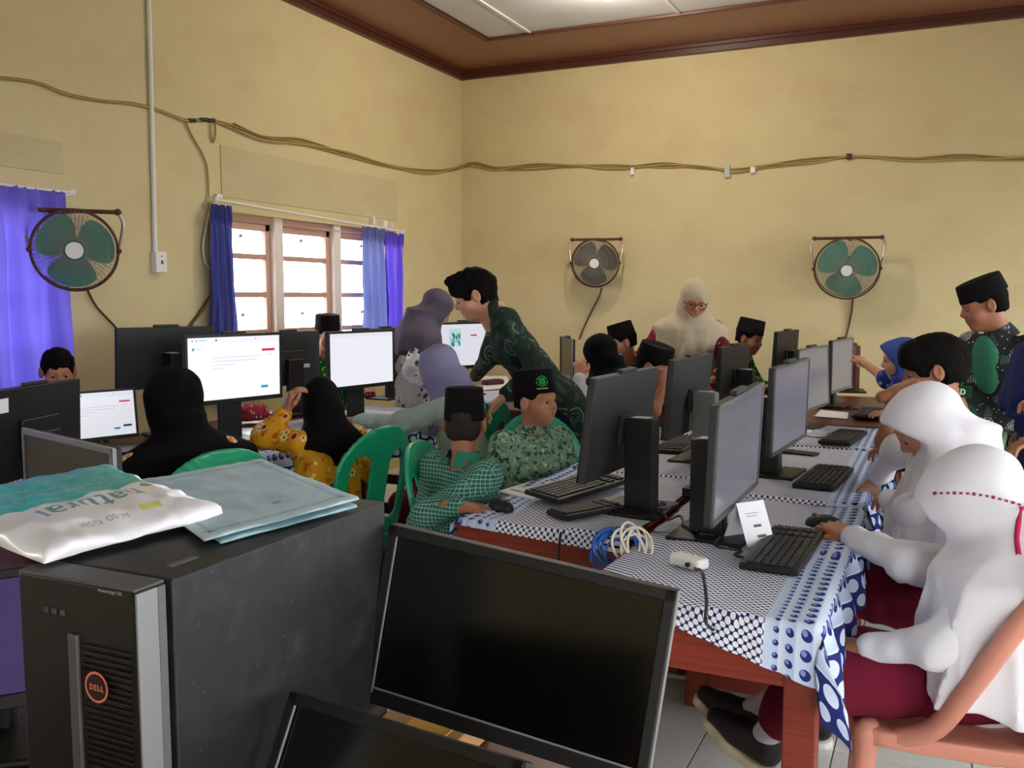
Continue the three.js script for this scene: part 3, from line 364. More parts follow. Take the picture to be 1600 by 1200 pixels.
M.leafGreen = printed(.2, 512, 512, (g, w, h) => { fill(g, '#7f9e84', 0, 0, w, h); const d = wrapped(w, h, (x, y, r, c, a) => disc(g, c, x, y, r, r * .5, a)); for (let i = 0; i < 220; i++) d(rr(0, w), rr(0, h), rr(8, 34), ['#6c8e74', '#a5bda4', '#587a62', '#93b094', '#3b5a48'][i % 5], rr(0, 6)); for (let i = 0; i < 26; i++) d(rr(0, w), rr(0, h), rr(14, 26), '#2c4638', rr(0, 6)); });
M.limeGreen = printed(.22, 512, 512, (g, w, h) => { fill(g, '#1d5a34', 0, 0, w, h); const d = wrapped(w, h, (x, y, r, c, a) => disc(g, c, x, y, r, r * .5, a)); for (let i = 0; i < 110; i++) d(rr(0, w), rr(0, h), rr(12, 40), ['#2f8a3c', '#9ac23c', '#164a2c', '#d0d878', '#3aa64a'][i % 5], rr(0, 6)); });
M.maroonFloral = printed(.2, 256, 256, (g, w, h) => { fill(g, '#6a1f2a', 0, 0, w, h); for (let i = 0; i < 26; i++) wrapped(w, h, (x, y) => flower(g, x, y, 9, i % 2 ? '#d9bfc0' : '#a85a60', '#4a1018', 5))(rr(0, w), rr(0, h)); });
M.whiteFloral = printed(.3, 512, 512, (g, w, h) => { fill(g, '#c9c6c9', 0, 0, w, h); for (let i = 0; i < 16; i++) wrapped(w, h, (x, y, r) => flower(g, x, y, r, i % 3 ? '#5a585c' : '#edeaec', '#2e2c30', 7))(rr(0, w), rr(0, h), rr(26, 56)); });
M.monoBatik = printed(.34, 512, 512, (g, w, h) => { fill(g, '#343a3a', 0, 0, w, h); for (let i = 0; i < 20; i++) wrapped(w, h, (x, y, a) => { g.strokeStyle = i % 3 ? '#c3c5bd' : '#7d8a80'; for (let k = 0; k < 6; k++) { g.lineWidth = 7; g.beginPath(); g.arc(x, y, 16 + k * 15, a, a + 1.1 - k * .08); g.stroke(); } })(rr(0, w), rr(0, h), rr(0, 6)); for (let i = 0; i < 60; i++) wrapped(w, h, (x, y) => disc(g, '#d2d2c8', x, y, 5))(rr(0, w), rr(0, h)); });
M.starBlue = printed(.16, 256, 256, (g, w, h) => { fill(g, '#2c4490', 0, 0, w, h); for (let i = 0; i < 16; i++) wrapped(w, h, (x, y) => flower(g, x, y, 18, '#cfd6ea', '#cfd6ea', 5))(rr(0, w), rr(0, h)); });
M.feather = printed(.22, 256, 256, (g, w, h) => { fill(g, '#7e6a5a', 0, 0, w, h); for (let i = 0; i < 60; i++) wrapped(w, h, (x, y) => disc(g, ['#d9cdbd', '#c79a72', '#4a3c36'][i % 3], x, y, 22, 7, .9))(rr(0, w), rr(0, h)); });
// dotted tablecloth: v = 0 at the inner edge, v = 1 at the hem, 0.64 m
const dotT = canvas(256, 1024, (g, w, h) => {
  fill(g, '#23265c', 0, 0, w, h); const Y = v => h - v * h, pitch = 32;                     // canvas bottom is v = 0
  for (let r = 0; r * pitch * .5 < h * .58; r++) for (let c = -1; c < 9; c++) disc(g, '#eceef6', c * pitch + (r & 1 ? pitch / 2 : 0), h - r * pitch * .5, 10.5);
  fill(g, '#d7e0f2', 0, Y(.84), w, Y(.56) - Y(.84)); for (let i = 0; i < 40; i++) fill(g, `rgba(150,178,226,${i % 8 / 14})`, 0, Y(.56 + i * .007), w, 8);
  [[.6, 10, 6], [.645, 14, 5], [.7, 19, 4], [.765, 24, 4]].forEach(([v, r, n], k) => { for (let c = 0; c <= n; c++) { disc(g, '#2b3172', (c + (k & 1) / 2) * w / n, Y(v), r * 1.02, r); disc(g, '#7f93cc', (c + (k & 1) / 2) * w / n - r * .3, Y(v) + r * .35, r * .55, r * .5); } });
  fill(g, '#2a3070', 0, Y(1), w, Y(.84) - Y(1)); for (let c = 0; c <= 3; c++) { disc(g, '#ccd8f2', (c + .25) * w / 3, Y(.885), 32, 30); disc(g, '#ccd8f2', (c + .75) * w / 3, Y(.955), 30, 28); }
}); dotT.wrapT = THREE.ClampToEdgeWrapping;
M.cloth = fabric('#ffffff', { map: dotT }); M.clothRed = printed(.12, 128, 128, (g, w, h) => { fill(g, '#a83a48', 0, 0, w, h); for (let i = 0; i < 20; i++) wrapped(w, h, (x, y) => disc(g, i % 2 ? '#e6d8d4' : '#5c2430', x, y, 9, 5, i))(rr(0, w), rr(0, h)); });
const lit = (draw, k = 1) => { const t = canvas(512, 288, (g, w, h) => { fill(g, '#f2f2fb', 0, 0, w, h); draw(g, w, h); }, { clamp: true }); return mat('#000000', .25, { emissive: C('#ffffff'), emissiveMap: t, emissiveIntensity: 1.5 * k }); };
const page = (g, w, h) => { fill(g, '#e8e9f5', 0, 0, w, 26); disc(g, '#3a3c50', 26, 14, 3); disc(g, '#3a3c50', 48, 14, 3); fill(g, '#9a9cae', 62, 12, 40, 3); disc(g, '#4a4c60', 152, 14, 5); disc(g, '#555', 372, 12, 3); fill(g, '#e3e4f0', 0, 27, w, 2); disc(g, '#4fa0b8', 30, 52, 7); fill(g, '#b9bccb', 44, 50, 30, 3); fill(g, '#d3214e', 408, 62, 76, 11); fill(g, '#b8bbc8', 440, 88, 26, 3); for (let i = 0; i < 4; i++) fill(g, '#d2d4e2', 130, 92 + i * 17, [270, 250, 120, 60][i], 4); };
M.scrPage = lit((g, w, h) => { page(g, w, h); fill(g, '#2f9ab8', 400, 238, 42, 12); }); M.scrPage2 = lit((g, w, h) => { page(g, w, h); fill(g, '#3a86c8', 360, 236, 42, 13); fill(g, '#283a78', 425, 222, 60, 14); }, .72);
M.scrBlank = lit((g, w, h) => { fill(g, '#e9e9f2', 0, 0, w, 20); }, .85); M.scrPicture = lit((g, w, h) => { fill(g, '#e4e5ef', 0, 0, w, h); fill(g, '#bfe0e0', 100, 30, 110, 120); for (let i = 0; i < 26; i++) disc(g, ['#1f9a9c', '#2f6f80', '#7ad0c8', '#3b4a58'][i % 4], rr(108, 200), rr(60, 140), rr(4, 9), rr(8, 22)); fill(g, '#d3214e', 300, 74, 60, 10); }, .8);
M.scrDim = lit((g, w, h) => { fill(g, '#d9d6e6', 0, 0, w, h); fill(g, '#cfccdd', 0, 0, w, 20); for (let i = 0; i < 4; i++) fill(g, '#cbc8da', 120, 80 + i * 18, 240, 4); }, .19); M.scrPaintedReflection = mat('#000000', .15, { emissive: C('#5b4a96'), emissiveIntensity: .5 });  // violet screen: the curtain mirrored in dark glass, painted as a faint glow
// ---------------------------------------------------------------- furniture
const sideOf = (parent, n, g, m) => part(parent, n, g, m);
function desk(label, x0, x1, z0, z1, h, m = M.desk, o = {}) {   // z0 far, z1 near
  const cx = (x0 + x1) / 2, cz = (z0 + z1) / 2, d = thing('wooden_desk', label, 'desk', V(cx, 0, cz), 0, o.group ?? 'wooden desks'), w = x1 - x0, l = z1 - z0, a = .115, lg = .07;
  part(d, 'desktop', box(w, .024, l, 0, h - .012, 0, .004), m);
  for (const s of [-1, 1]) { part(d, 'apron', box(w - .05, a, .02, 0, h - .024 - a / 2, s * (l / 2 - .02), .002), m); part(d, 'apron', box(.02, a, l - .05, s * (w / 2 - .02), h - .024 - a / 2, 0, .002), m); part(d, 'stretcher', box(w - .1, .06, .028, 0, .3, s * (l / 2 - .045), .003), m); part(d, 'stretcher', box(w - .1, .07, .03, 0, .11, s * (l / 2 - .045), .003), m);
    for (const t of [-1, 1]) part(d, 'leg', box(lg, h - .024, lg, s * (w / 2 - .035), (h - .024) / 2, t * (l / 2 - .04), .004), m); }
  if (o.foot !== null) part(d, 'footrest', box(.05, .03, l - .1, -(o.foot ?? 0), .09, 0, .004), m);
  return d;
}
function cloth(label, x0, x1, z0, z1, y, dir, drop, o = {}) {   // dir: side (+1 / -1 along x) on which the border hangs
  const w = x1 - x0, n = 44, mz = Math.round((z1 - z0 + .3) / .022), dn = o.near ?? .03, df = o.far ?? .03, g = new THREE.PlaneGeometry(1, 1, n, mz), p = g.attributes.position, uv = g.attributes.uv, S = w + drop, xin = dir > 0 ? x0 : x1;
  for (let i = 0; i < p.count; i++) { const s = (p.getX(i) + .5) * S, t = z0 - df + (.5 - p.getY(i)) * (z1 - z0 + dn + df); const os = Math.max(0, s - w), skew = (o.skew ?? 0) * (s / S - .4), tt = t + skew * (t > (z0 + z1) / 2 ? 1 : .0), ot = Math.max(0, tt - z1, z0 - tt), over = Math.hypot(os, ot), wr = .004 * (noise(s * 9, t * 9, y * 50 + x0) + 1) + (o.wave ?? 0) * Math.max(0, noise(s * 7 + 3, t * 6, 2));
    const rip = Math.min(1, os / .08) * .018 * Math.sin(t * 34 + x0 * 9) + Math.min(1, os / .08) * .012 * noise(t * 13, os * 8, x0); const ripz = Math.min(1, ot / .06) * .01 * Math.sin(s * 40);
    p.setXYZ(i, xin + dir * (Math.min(s, w) + (os > 0 ? .008 + .12 * os + rip + (ot > 0 ? .25 * ot : 0) : 0)), y + .003 + wr * (over > 0 ? 0 : 1) - over, Math.min(Math.max(tt, z0 - .006), z1 + .006) + (ot > 0 ? Math.sign(tt - (z0 + z1) / 2) * (.12 * ot + Math.abs(ripz) + (os > 0 ? .25 * os : 0)) : 0));
    uv.setXY(i, t / .16, 1 - (S - s) / .64); }
  g.computeVertexNormals(); return solo('tablecloth', g, M.cloth, label, 'tablecloth', 'dotted tablecloths');
}
// plastic stacking chair; the sitter faces +z
const CHAIR = (() => {
  const rb = (x, y, cx, cy, hx, hy, r) => { const qx = Math.abs(x - cx) - hx + r, qy = Math.abs(y - cy) - hy + r; return Math.min(Math.max(qx, qy), 0) + Math.hypot(Math.max(qx, 0), Math.max(qy, 0)) - r; };
  const backF = (x, y, z) => { const t = (y - .44) / .48, zc = -.19 - .1 * t + .75 * x * x, w = .2 + .025 * Math.sin(Math.min(1, Math.max(0, t)) * 3); let d = y > .68 ? rb(x, y, 0, .68, w, .24, .19) : rb(x, y, 0, .66, w, .26, .03); const hole = Math.min(rb(x, y, -.108, .655, .052, .15, .05), rb(x, y, .108, .655, .052, .15, .05)); d = Math.max(d, -hole); const e = Math.abs(z - zc) - .008; return Math.min(Math.max(d, e), 0) + Math.hypot(Math.max(d + .006, 0), Math.max(e + .006, 0)) - .006; };
  const seatF = (x, y, z) => { const d = rb(x, z, 0, 0, .215, .215, .07), yc = .43 - .012 * Math.cos(Math.min(1.5, Math.hypot(x, z) * 6)), e = Math.max(Math.abs(y - yc + .012) - .016, 0); return Math.hypot(Math.max(d, 0), e) - .005; };
  const leg = (sx, sz) => surface(blend([cap(V(sx * .185, .42, sz * .185), V(sx * .215, .012, sz * (sz < 0 ? .25 : .215)), .03, .018), cap(V(sx * .185, .42, sz * .185), V(sx * .12, .415, sz * .185), .026, .02)], .02), V(sx * .19 - .12, -.01, sz * .2 - .12), V(sx * .19 + .12, .47, sz * .2 + .12), .012);
  return { back: surface(backF, V(-.26, .38, -.33), V(.26, .95, -.1), .0075), seat: surface(seatF, V(-.24, .37, -.24), V(.24, .47, .24), .009), legs: [[1, 1], [-1, 1], [1, -1], [-1, -1]].map(q => leg(...q)) };
})();
function chair(label, p, turn, m = M.green, k = 1) { const c = thing('plastic_chair', label, 'chair', V(p.x, 0, p.z), turn, 'plastic stacking chairs'); c.scale.setScalar(k); part(c, 'backrest', CHAIR.back, m); part(c, 'seat', CHAIR.seat, m); for (const l of CHAIR.legs) part(c, 'leg', l, m); return c; }
// ---------------------------------------------------------------- computers
function monitor(o) {
  const W = o.W ?? .54, H = o.H ?? .33, y0 = o.y ?? .75, g = thing(o.name ?? 'computer_monitor', o.label, o.category ?? 'monitor', V(o.p.x, y0, o.p.z), o.yaw, o.group ?? (o.name ? undefined : 'computer monitors in the room')), m = new THREE.Matrix4().makeRotationFromEuler(new THREE.Euler(rad(o.tilt ?? 0), 0, rad(o.roll ?? 0), 'YXZ')).setPosition(0, o.p.y - y0, 0), T2 = q => q.applyMatrix4(m), bz = o.bezel ?? .014, bm = o.back ?? M.darkBack;
  part(g, 'panel_shell', T2(merge([box(W, H, .022, 0, 0, -.012, .004), box(o.stand === 'block' ? .1 : W * .4, o.stand === 'block' ? .1 : H * .42, .016, 0, -.02, -.03, .006)])), bm);
  part(g, 'bezel', T2(merge([box(W, bz, .008, 0, H / 2 - bz / 2, .001, .002), box(W, bz * 1.5, .008, 0, -H / 2 + bz * .75, .001, .002), box(bz, H, .008, -W / 2 + bz / 2, 0, .001, .002), box(bz, H, .008, W / 2 - bz / 2, 0, .001, .002)])), o.edge ?? M.plastic);
  part(g, 'screen', T2(new THREE.PlaneGeometry(W - 2 * bz, H - 2.5 * bz).translate(0, bz * .25, .0005)), o.screen ?? M.screenOff);
  if (o.trim) part(g, 'edge_strip', T2(merge(o.trim.map(e => e === 'r' ? box(.003, H, .01, W / 2 + .001, 0, -.002, .001) : e === 'l' ? box(.003, H - 2 * bz, .003, -W / 2 + bz, 0, .004, .001) : e === 'b' ? box(W - 2 * bz, .003, .003, 0, -H / 2 + bz * 1.5, .004, .001) : box(W, .003, .01, 0, H / 2 + .001, -.002, .001)))), M.silver);
  if (o.bump !== false) part(g, 'camera_housing', T2(box(.13, .014, .022, 0, H / 2 + .006, -.012, .004)), bm);
  if (o.sticker) part(g, 'sticker', T2(box(o.sticker[2] ?? .06, o.sticker[3] ?? .022, .001, o.sticker[0], o.sticker[1], -.0245, 0)), M.paper, null, 'white inventory sticker');
  const hp = o.p.y - y0;
  if (o.stand === 'block') { const t = hp + (o.colTop ?? .03); const cd = o.cd ?? .1; part(g, 'stand_column', box(.062, t - .01, cd, 0, t / 2, -.036 - cd / 2, .006), o.col ?? M.plastic); part(g, 'stand_base', box(.24, .014, .22, 0, .009, -.07, .005), M.black); part(g, 'label_sheet', box(.045, .0012, .06, 0, t - .003, -.036 - cd / 2, 0), M.paper, null, 'white paper label on the stand top'); }
  if (o.stand === 'plain') { part(g, 'stand_column', box(.12, hp, .035, 0, hp / 2, -.06, .008), M.plastic); part(g, 'stand_base', box(.26, .014, .2, 0, .009, -.03, .006), M.black); }
  if (o.glow) { const l = new THREE.RectAreaLight('#eef0ff', o.glow, W * .9, H * .85); l.position.set(0, hp, .012); l.rotation.y = Math.PI; l.name = 'screen_light'; g.add(l); }
  return g;
}
const KEYS = (() => { const k = []; for (let r = 0; r < 6; r++) for (let c = 0; c < 21; c++) { if (c === 15 || c === 18) continue; if (r === 5 && c > 3 && c < 9) { if (c === 4) k.push(box(.098, .006, .0165, -.2 + 6 * .0198 + .001, .021, -.05 + r * .02, .0015)); continue; } k.push(box(.0165, .006, .0165, -.2 + c * .0198, .021, -.05 + r * .02, .0015)); } return merge(k); })();
const KBASE = box(.44, .018, .148, 0, .009, 0, .005), KFOOT = box(.4, .014, .012, 0, .006, -.055, .003);
M.key = mat('#2b2c2f', .55);
function keyboard(label, p, turn, tilt = 0) { const k = thing('keyboard', label, 'keyboard', p, turn, 'keyboards on the desks'); k.rotation.order = 'YXZ'; k.rotation.x = rad(tilt); part(k, 'key_tray', KBASE, M.black); part(k, 'keys', KEYS, M.key).userData.kind = 'stuff'; part(k, 'foot', KFOOT, M.black); return k; }
const MOUSE = surface((x, y, z) => Math.max(E3(0, 0, 0, .033, .036, .058)(x, y, z), -y), V(-.05, -.01, -.07), V(.05, .05, .07), .004);
function mouse(label, p, turn) { const k = thing('computer_mouse', label, 'mouse', p, turn, 'mice on the desks'); part(k, 'shell', MOUSE, M.plastic); part(k, 'scroll_wheel', new THREE.CylinderGeometry(.008, .008, .006, 14).rotateZ(Math.PI / 2).translate(0, .03, .03), M.greyEdge); return k; }
function wire(label, pts, m = M.cableBlack, r = .004, n = 60, cat = 'cable') { return solo('cable', tube(pts, r, n, 6), m, label, cat); }
function fan(label, p, turn, pitch, R, wall, bladeMat) {       // p: centre of the cage; wall(x): the bar sits on the wall
  const g = thing('wall_fan', label, 'fan', p, turn, 'wall fans'), rot = new THREE.Matrix4().makeRotationX(rad(pitch)), A = q => q.applyMatrix4(rot);
  part(g, 'cage_rim', A(merge([new THREE.TorusGeometry(R, .007, 8, 64), new THREE.TorusGeometry(R * .98, .004, 6, 64).translate(0, 0, -.05)])), M.rust);
  const w = []; for (let i = 0; i < 110; i++) { const a = i / 110 * 6.283, c = Math.cos(a), s = Math.sin(a); w.push(tube([V(c * .05, s * .05, .055), V(c * R * .55, s * R * .55, .05), V(c * R * .88, s * R * .88, .032), V(c * R, s * R, 0)], .0011, 8, 4)); if (i % 2) w.push(tube([V(c * .06, s * .06, -.1), V(c * R * .6, s * R * .6, -.095), V(c * R, s * R, 0)], .0013, 6, 4)); } for (const q of [.3, .55, .78]) w.push(new THREE.TorusGeometry(R * q, .0014, 5, 48).translate(0, 0, .052 - q * q * .02));
  part(g, 'guard_wires', A(merge(w)), M.guard).userData.kind = 'stuff';
  for (let b = 0; b < 3; b++) { const sh = new THREE.Shape(); sh.moveTo(.02, -.035); sh.bezierCurveTo(R * .3, -R * .5, R * .6, -R * .78, R * .78, -R * .5); sh.bezierCurveTo(R * 1.02, -R * .1, R * .95, R * .36, R * .66, R * .58); sh.bezierCurveTo(R * .4, R * .6, R * .16, R * .24, .02, .035); const bg = new THREE.ExtrudeGeometry(sh, { depth: .003, bevelEnabled: false, curveSegments: 14 }).rotateX(.28).rotateZ(b * 2.094 + .4).translate(0, 0, -.03); part(g, 'blade', A(bg), bladeMat); }
  part(g, 'hub_cap', A(cyl(.04, .042, .016, 28).rotateX(Math.PI / 2).translate(0, 0, .06)), M.white); part(g, 'motor_housing', A(merge([cyl(.05, .065, .09, 24).rotateX(Math.PI / 2).translate(0, 0, -.11), cyl(.03, .03, .05, 20).rotateX(Math.PI / 2).translate(0, 0, -.03)])), M.plastic);
  const y = R * 1.0, bz = -.06, bx = R * 1.03;                // wall: the point of the wall where the bracket is bolted
  part(g, 'mounting_bar', tube([V(-bx, y, bz), V(0, y, bz), V(bx, y, bz)], .011, 8, 8), M.rust);
  const wl = wall.clone().applyMatrix4(new THREE.Matrix4().makeRotationY(rad(turn)).setPosition(p).invert()); part(g, 'wall_mount', tube([V(0, y, bz), V(wl.x * .5, y, (bz + wl.z) / 2), V(wl.x, y, wl.z)], .014, 8, 8), M.rust);
  for (const sx of [-1, 1]) { part(g, 'bracket_arm', tube([V(sx * bx, y, bz), V(sx * (bx + .02), y - .05, bz * .9), V(sx * (bx + .018), y * .55, bz * .6), V(sx * R * 1.02, 0, 0)], .009, 20, 8), M.chrome); part(g, 'bolt', new THREE.SphereGeometry(.018, 10, 8).translate(sx * bx, y, bz), M.rust); part(g, 'pivot_knob', new THREE.SphereGeometry(.014, 10, 8).translate(sx * R * 1.02, 0, 0), M.rust); }
  return g;
}
M.guard = mat('#8d877c', .6, { metalness: .2 });

// ---------------------------------------------------------------- fans on the walls
const bladeGreen = mat('#4fae98', .35, { transmission: .45, thickness: 0, roughness: .6 }), bladeDark = mat('#4a443c', .5, { transmission: .2, thickness: 0 });
{ const f1 = onX(117, 391, XL + .24), f2 = onZ(930, 411, ZB + .24), f3 = onZ(1323, 420, ZB + .26);
  fan('wall fan with pale green blades in front of the violet curtain', f1, 48, 4, .198, V(XL, f1.y + .198, f1.z), bladeGreen);
  fan('smaller rusty brown wall fan between the room corner and the green fan', f2, 12, 6, .205, V(f2.x, f2.y + .205, ZB), bladeDark);
  fan('round wall fan with teal green blades on the long yellow wall', f3, 4, 16, .238, V(f3.x, f3.y + .238, ZB), mat('#3f9a86', .35, { transmission: .25, thickness: 0, roughness: .6 }));
  wire('thin cord hanging from the fan by the violet curtain', [[137, 454], [150, 478], [168, 498], [183, 515], [192, 540]].map(q => onX(...q, XL + .012)), M.cableBrown, .006, 30);
  wire('thin cord hanging from the smaller brown fan', [[940, 450], [937, 462], [925, 485], [912, 512], [905, 530]].map(q => onZ(...q, ZB + .012)), M.cableBrown, .007, 30);
  wire('thin cord hanging from the teal green fan', [[1333, 464], [1331, 485], [1326, 510], [1320, 535], [1318, 560]].map(q => onZ(...q, ZB + .012)), M.cableBrown, .007, 30);
  wire('thin dark cord running down beside the bunched curtain to the desk', [[328, 462], [318, 478], [305, 497], [294, 512], [285, 530]].map(q => onX(...q, XL + .012)), M.cableBrown, .006, 30);
}
// ---------------------------------------------------------------- desks, cloths
const LD = [[-3.46, -2.52], [-4.44, -3.5], [-5.62, -4.62], [-7.1, -6.2]], RD = [[-3.2, -1.99], [-4.42, -3.27], [-5.24, -4.54], [-6.08, -5.34], [-6.95, -6.2]];
const lx = [-1.37, -.8], rx = [-.775, -.21];
desk('chipped red brown desk holding the nearest grey monitor back', lx[0], lx[1], ...LD[0], .745, M.desk, { foot: -.1 }); desk('red brown desk of the boy leaning on his hand', lx[0], lx[1], ...LD[1], .745, M.desk); desk('red brown desk in front of the woman in the beige scarf', lx[0], lx[1], ...LD[2], .745, M.desk); desk('red brown desk of the boy by the back wall', lx[0], lx[1], ...LD[3], .745, M.desk);
desk('chipped red brown desk with thick square legs beside the nearest girl in white', rx[0], rx[1], ...RD[0], .745, M.desk, { foot: null }); desk('red brown desk of the second girl in white, with a chipped end board', rx[0], rx[1], ...RD[1], .745, M.desk); desk('cloth covered desk where the boy with thick black hair leans his elbow', rx[0], rx[1], ...RD[2], .745, M.desk); desk('bare dark wooden desk with a white paper and a keyboard', rx[0], rx[1], ...RD[3], .745, M.deskDark); desk('bare dark wooden desk under the monitor that is being pointed at', rx[0], rx[1], ...RD[4], .745, M.deskDark);
cloth('dotted navy and white cloth with big border dots beside the nearest girl in white', rx[0] + .02, rx[1], RD[0][0], RD[0][1], .747, 1, .17, { near: .05, skew: .2, wave: .006 });
cloth('dotted cloth under the keyboard of the second girl in white', rx[0] + .02, rx[1], RD[1][0], RD[1][1], .747, 1, .16, { near: .012 });
cloth('dotted cloth on the desk where the boy with thick hair leans', rx[0], rx[1], RD[2][0], RD[2][1], .747, 1, .13, { near: .02 });
cloth('dotted navy and white cloth under the nearest grey monitor back and the printed sheet', lx[0], lx[1], LD[0][0], LD[0][1], .747, -1, .14, { near: .03, skew: -.04, wave: .006 });
cloth('dotted cloth on the desk of the boy leaning on his hand', lx[0], lx[1], LD[1][0], LD[1][1], .747, -1, .12, { near: .012 });
cloth('dotted cloth on the desk in front of the woman in the beige scarf', lx[0], lx[1], LD[2][0], LD[2][1], .747, -1, .1, {});
const wx = [-3.3, -2.7], WZ = [[-2.9, -1.8], [-3.93, -2.93], [-4.95, -3.97], [-6.5, -5.5]];
['desk with the open screen at the violet curtain side', 'desk with the largest lit screen', 'desk with the blank white screen', 'desk with the screen that shows a picture'].forEach((l, i) => { desk('wooden ' + l, wx[0], wx[1], ...WZ[i], .745, M.deskDark); cloth('dotted blue cloth on the ' + l, wx[0], wx[1], ...WZ[i], .747, 1, .17, {}); });
desk('narrow dark desk along the window wall', -3.76, -3.32, -4.95, -2.4, .745, M.deskDark); desk('dark desk in the middle of the room beside the bending man', -2.6, -2.06, -6.3, -5.2, .745, M.deskDark);
// ---------------------------------------------------------------- monitors
monitor({ label: 'large lit white screen with a red button at its upper right', p: V(-3.061, 1.11, -3.437), yaw: 76.4, tilt: 1, screen: M.scrPage, stand: 'plain', glow: 1.2 });
monitor({ label: 'lit blank white screen behind the girl with the raised hand', p: V(-2.994, 1.095, -4.408), yaw: 80.6, screen: M.scrBlank, stand: 'plain', glow: 1.2 });
monitor({ label: 'lit screen showing a small turquoise group picture', p: V(-3.035, 1.11, -5.754), yaw: 68.8, screen: M.scrPicture, stand: 'plain', bezel: .016, glow: 1 });
monitor({ label: 'wide dark monitor back with a block stand under the window wall conduit', p: V(-3.567, 1.145, -3.491), yaw: -110.8, tilt: -5.4, W: .5, H: .31, stand: 'block', sticker: [0, -.04], back: M.darkBack });
monitor({ label: 'dark monitor back in front of the bright window, between two lit screens', p: atD(449, 560, 5.5), yaw: -97, W: .5, H: .32, stand: 'plain', sticker: [-.13, -.05] });
monitor({ label: 'dark monitor back below the violet curtain near the room corner', p: atD(600, 549, 6.35), yaw: -93, W: .5, H: .32, stand: 'plain' });
monitor({ label: 'black monitor back in front of the boy by the violet curtain', p: V(-3.011, .966, -2.297), yaw: -71.8, tilt: -2, sticker: [.21, .11, .09, .05], back: M.black, stand: 'plain' });
monitor({ label: 'dark monitor with a pale paper strip behind the bending man', p: atD(884, 566, 6.0), yaw: -60, W: .5, H: .32, stand: 'plain', back: M.black, trim: ['r'] });
{ const o = monitor({ name: 'laptop', category: 'laptop', label: 'open laptop with a lit web page before the girl in the long scarf', p: V(-3.47, .912, -2.985), yaw: 71.4, tilt: -6, W: .36, H: .23, bezel: .011, bump: false, screen: M.scrPage2, y: .752, glow: .7 }); part(o, 'keyboard_deck', box(.36, .018, .24, 0, .01, .125, .005), M.black); }
const blk = { stand: 'block' };
monitor({ ...blk, label: 'nearest grey monitor back, its tall black stand topped by a white label', p: V(-.956, 1.043, -2.88), yaw: -94, tilt: -7, colTop: .02 });
monitor({ ...blk, label: 'grey monitor back with a square sticker and a glossy silver stand', p: V(-.984, 1.033, -3.891), yaw: -93.6, tilt: -5, sticker: [.02, .01, .03, .03], col: M.silver, colTop: .02 });
monitor({ ...blk, label: 'grey monitor back in front of the woman in the beige scarf', p: V(-1.12, 1.0, -5.5), yaw: -96, tilt: -2, back: M.plastic });
monitor({ ...blk, label: 'black monitor back in front of the boy by the back wall', p: V(-1.0, 1.05, -6.7), yaw: -97, tilt: -3, back: M.black });

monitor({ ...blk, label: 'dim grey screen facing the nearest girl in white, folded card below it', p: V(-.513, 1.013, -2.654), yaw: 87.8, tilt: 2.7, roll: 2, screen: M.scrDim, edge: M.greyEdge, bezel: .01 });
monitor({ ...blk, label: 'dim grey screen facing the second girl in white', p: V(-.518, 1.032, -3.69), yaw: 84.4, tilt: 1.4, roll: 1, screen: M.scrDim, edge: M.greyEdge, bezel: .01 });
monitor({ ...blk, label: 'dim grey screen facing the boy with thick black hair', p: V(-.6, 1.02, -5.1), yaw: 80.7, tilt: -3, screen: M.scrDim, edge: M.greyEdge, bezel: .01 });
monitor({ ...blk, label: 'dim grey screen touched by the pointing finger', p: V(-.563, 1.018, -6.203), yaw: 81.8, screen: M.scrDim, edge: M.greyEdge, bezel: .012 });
monitor({ label: 'brown edged monitor standing on edge behind the pointed-at monitor', p: atD(1337, 572, 6.8), yaw: 100, W: .5, H: .32, stand: 'plain', back: M.deskDark, edge: M.deskDark });
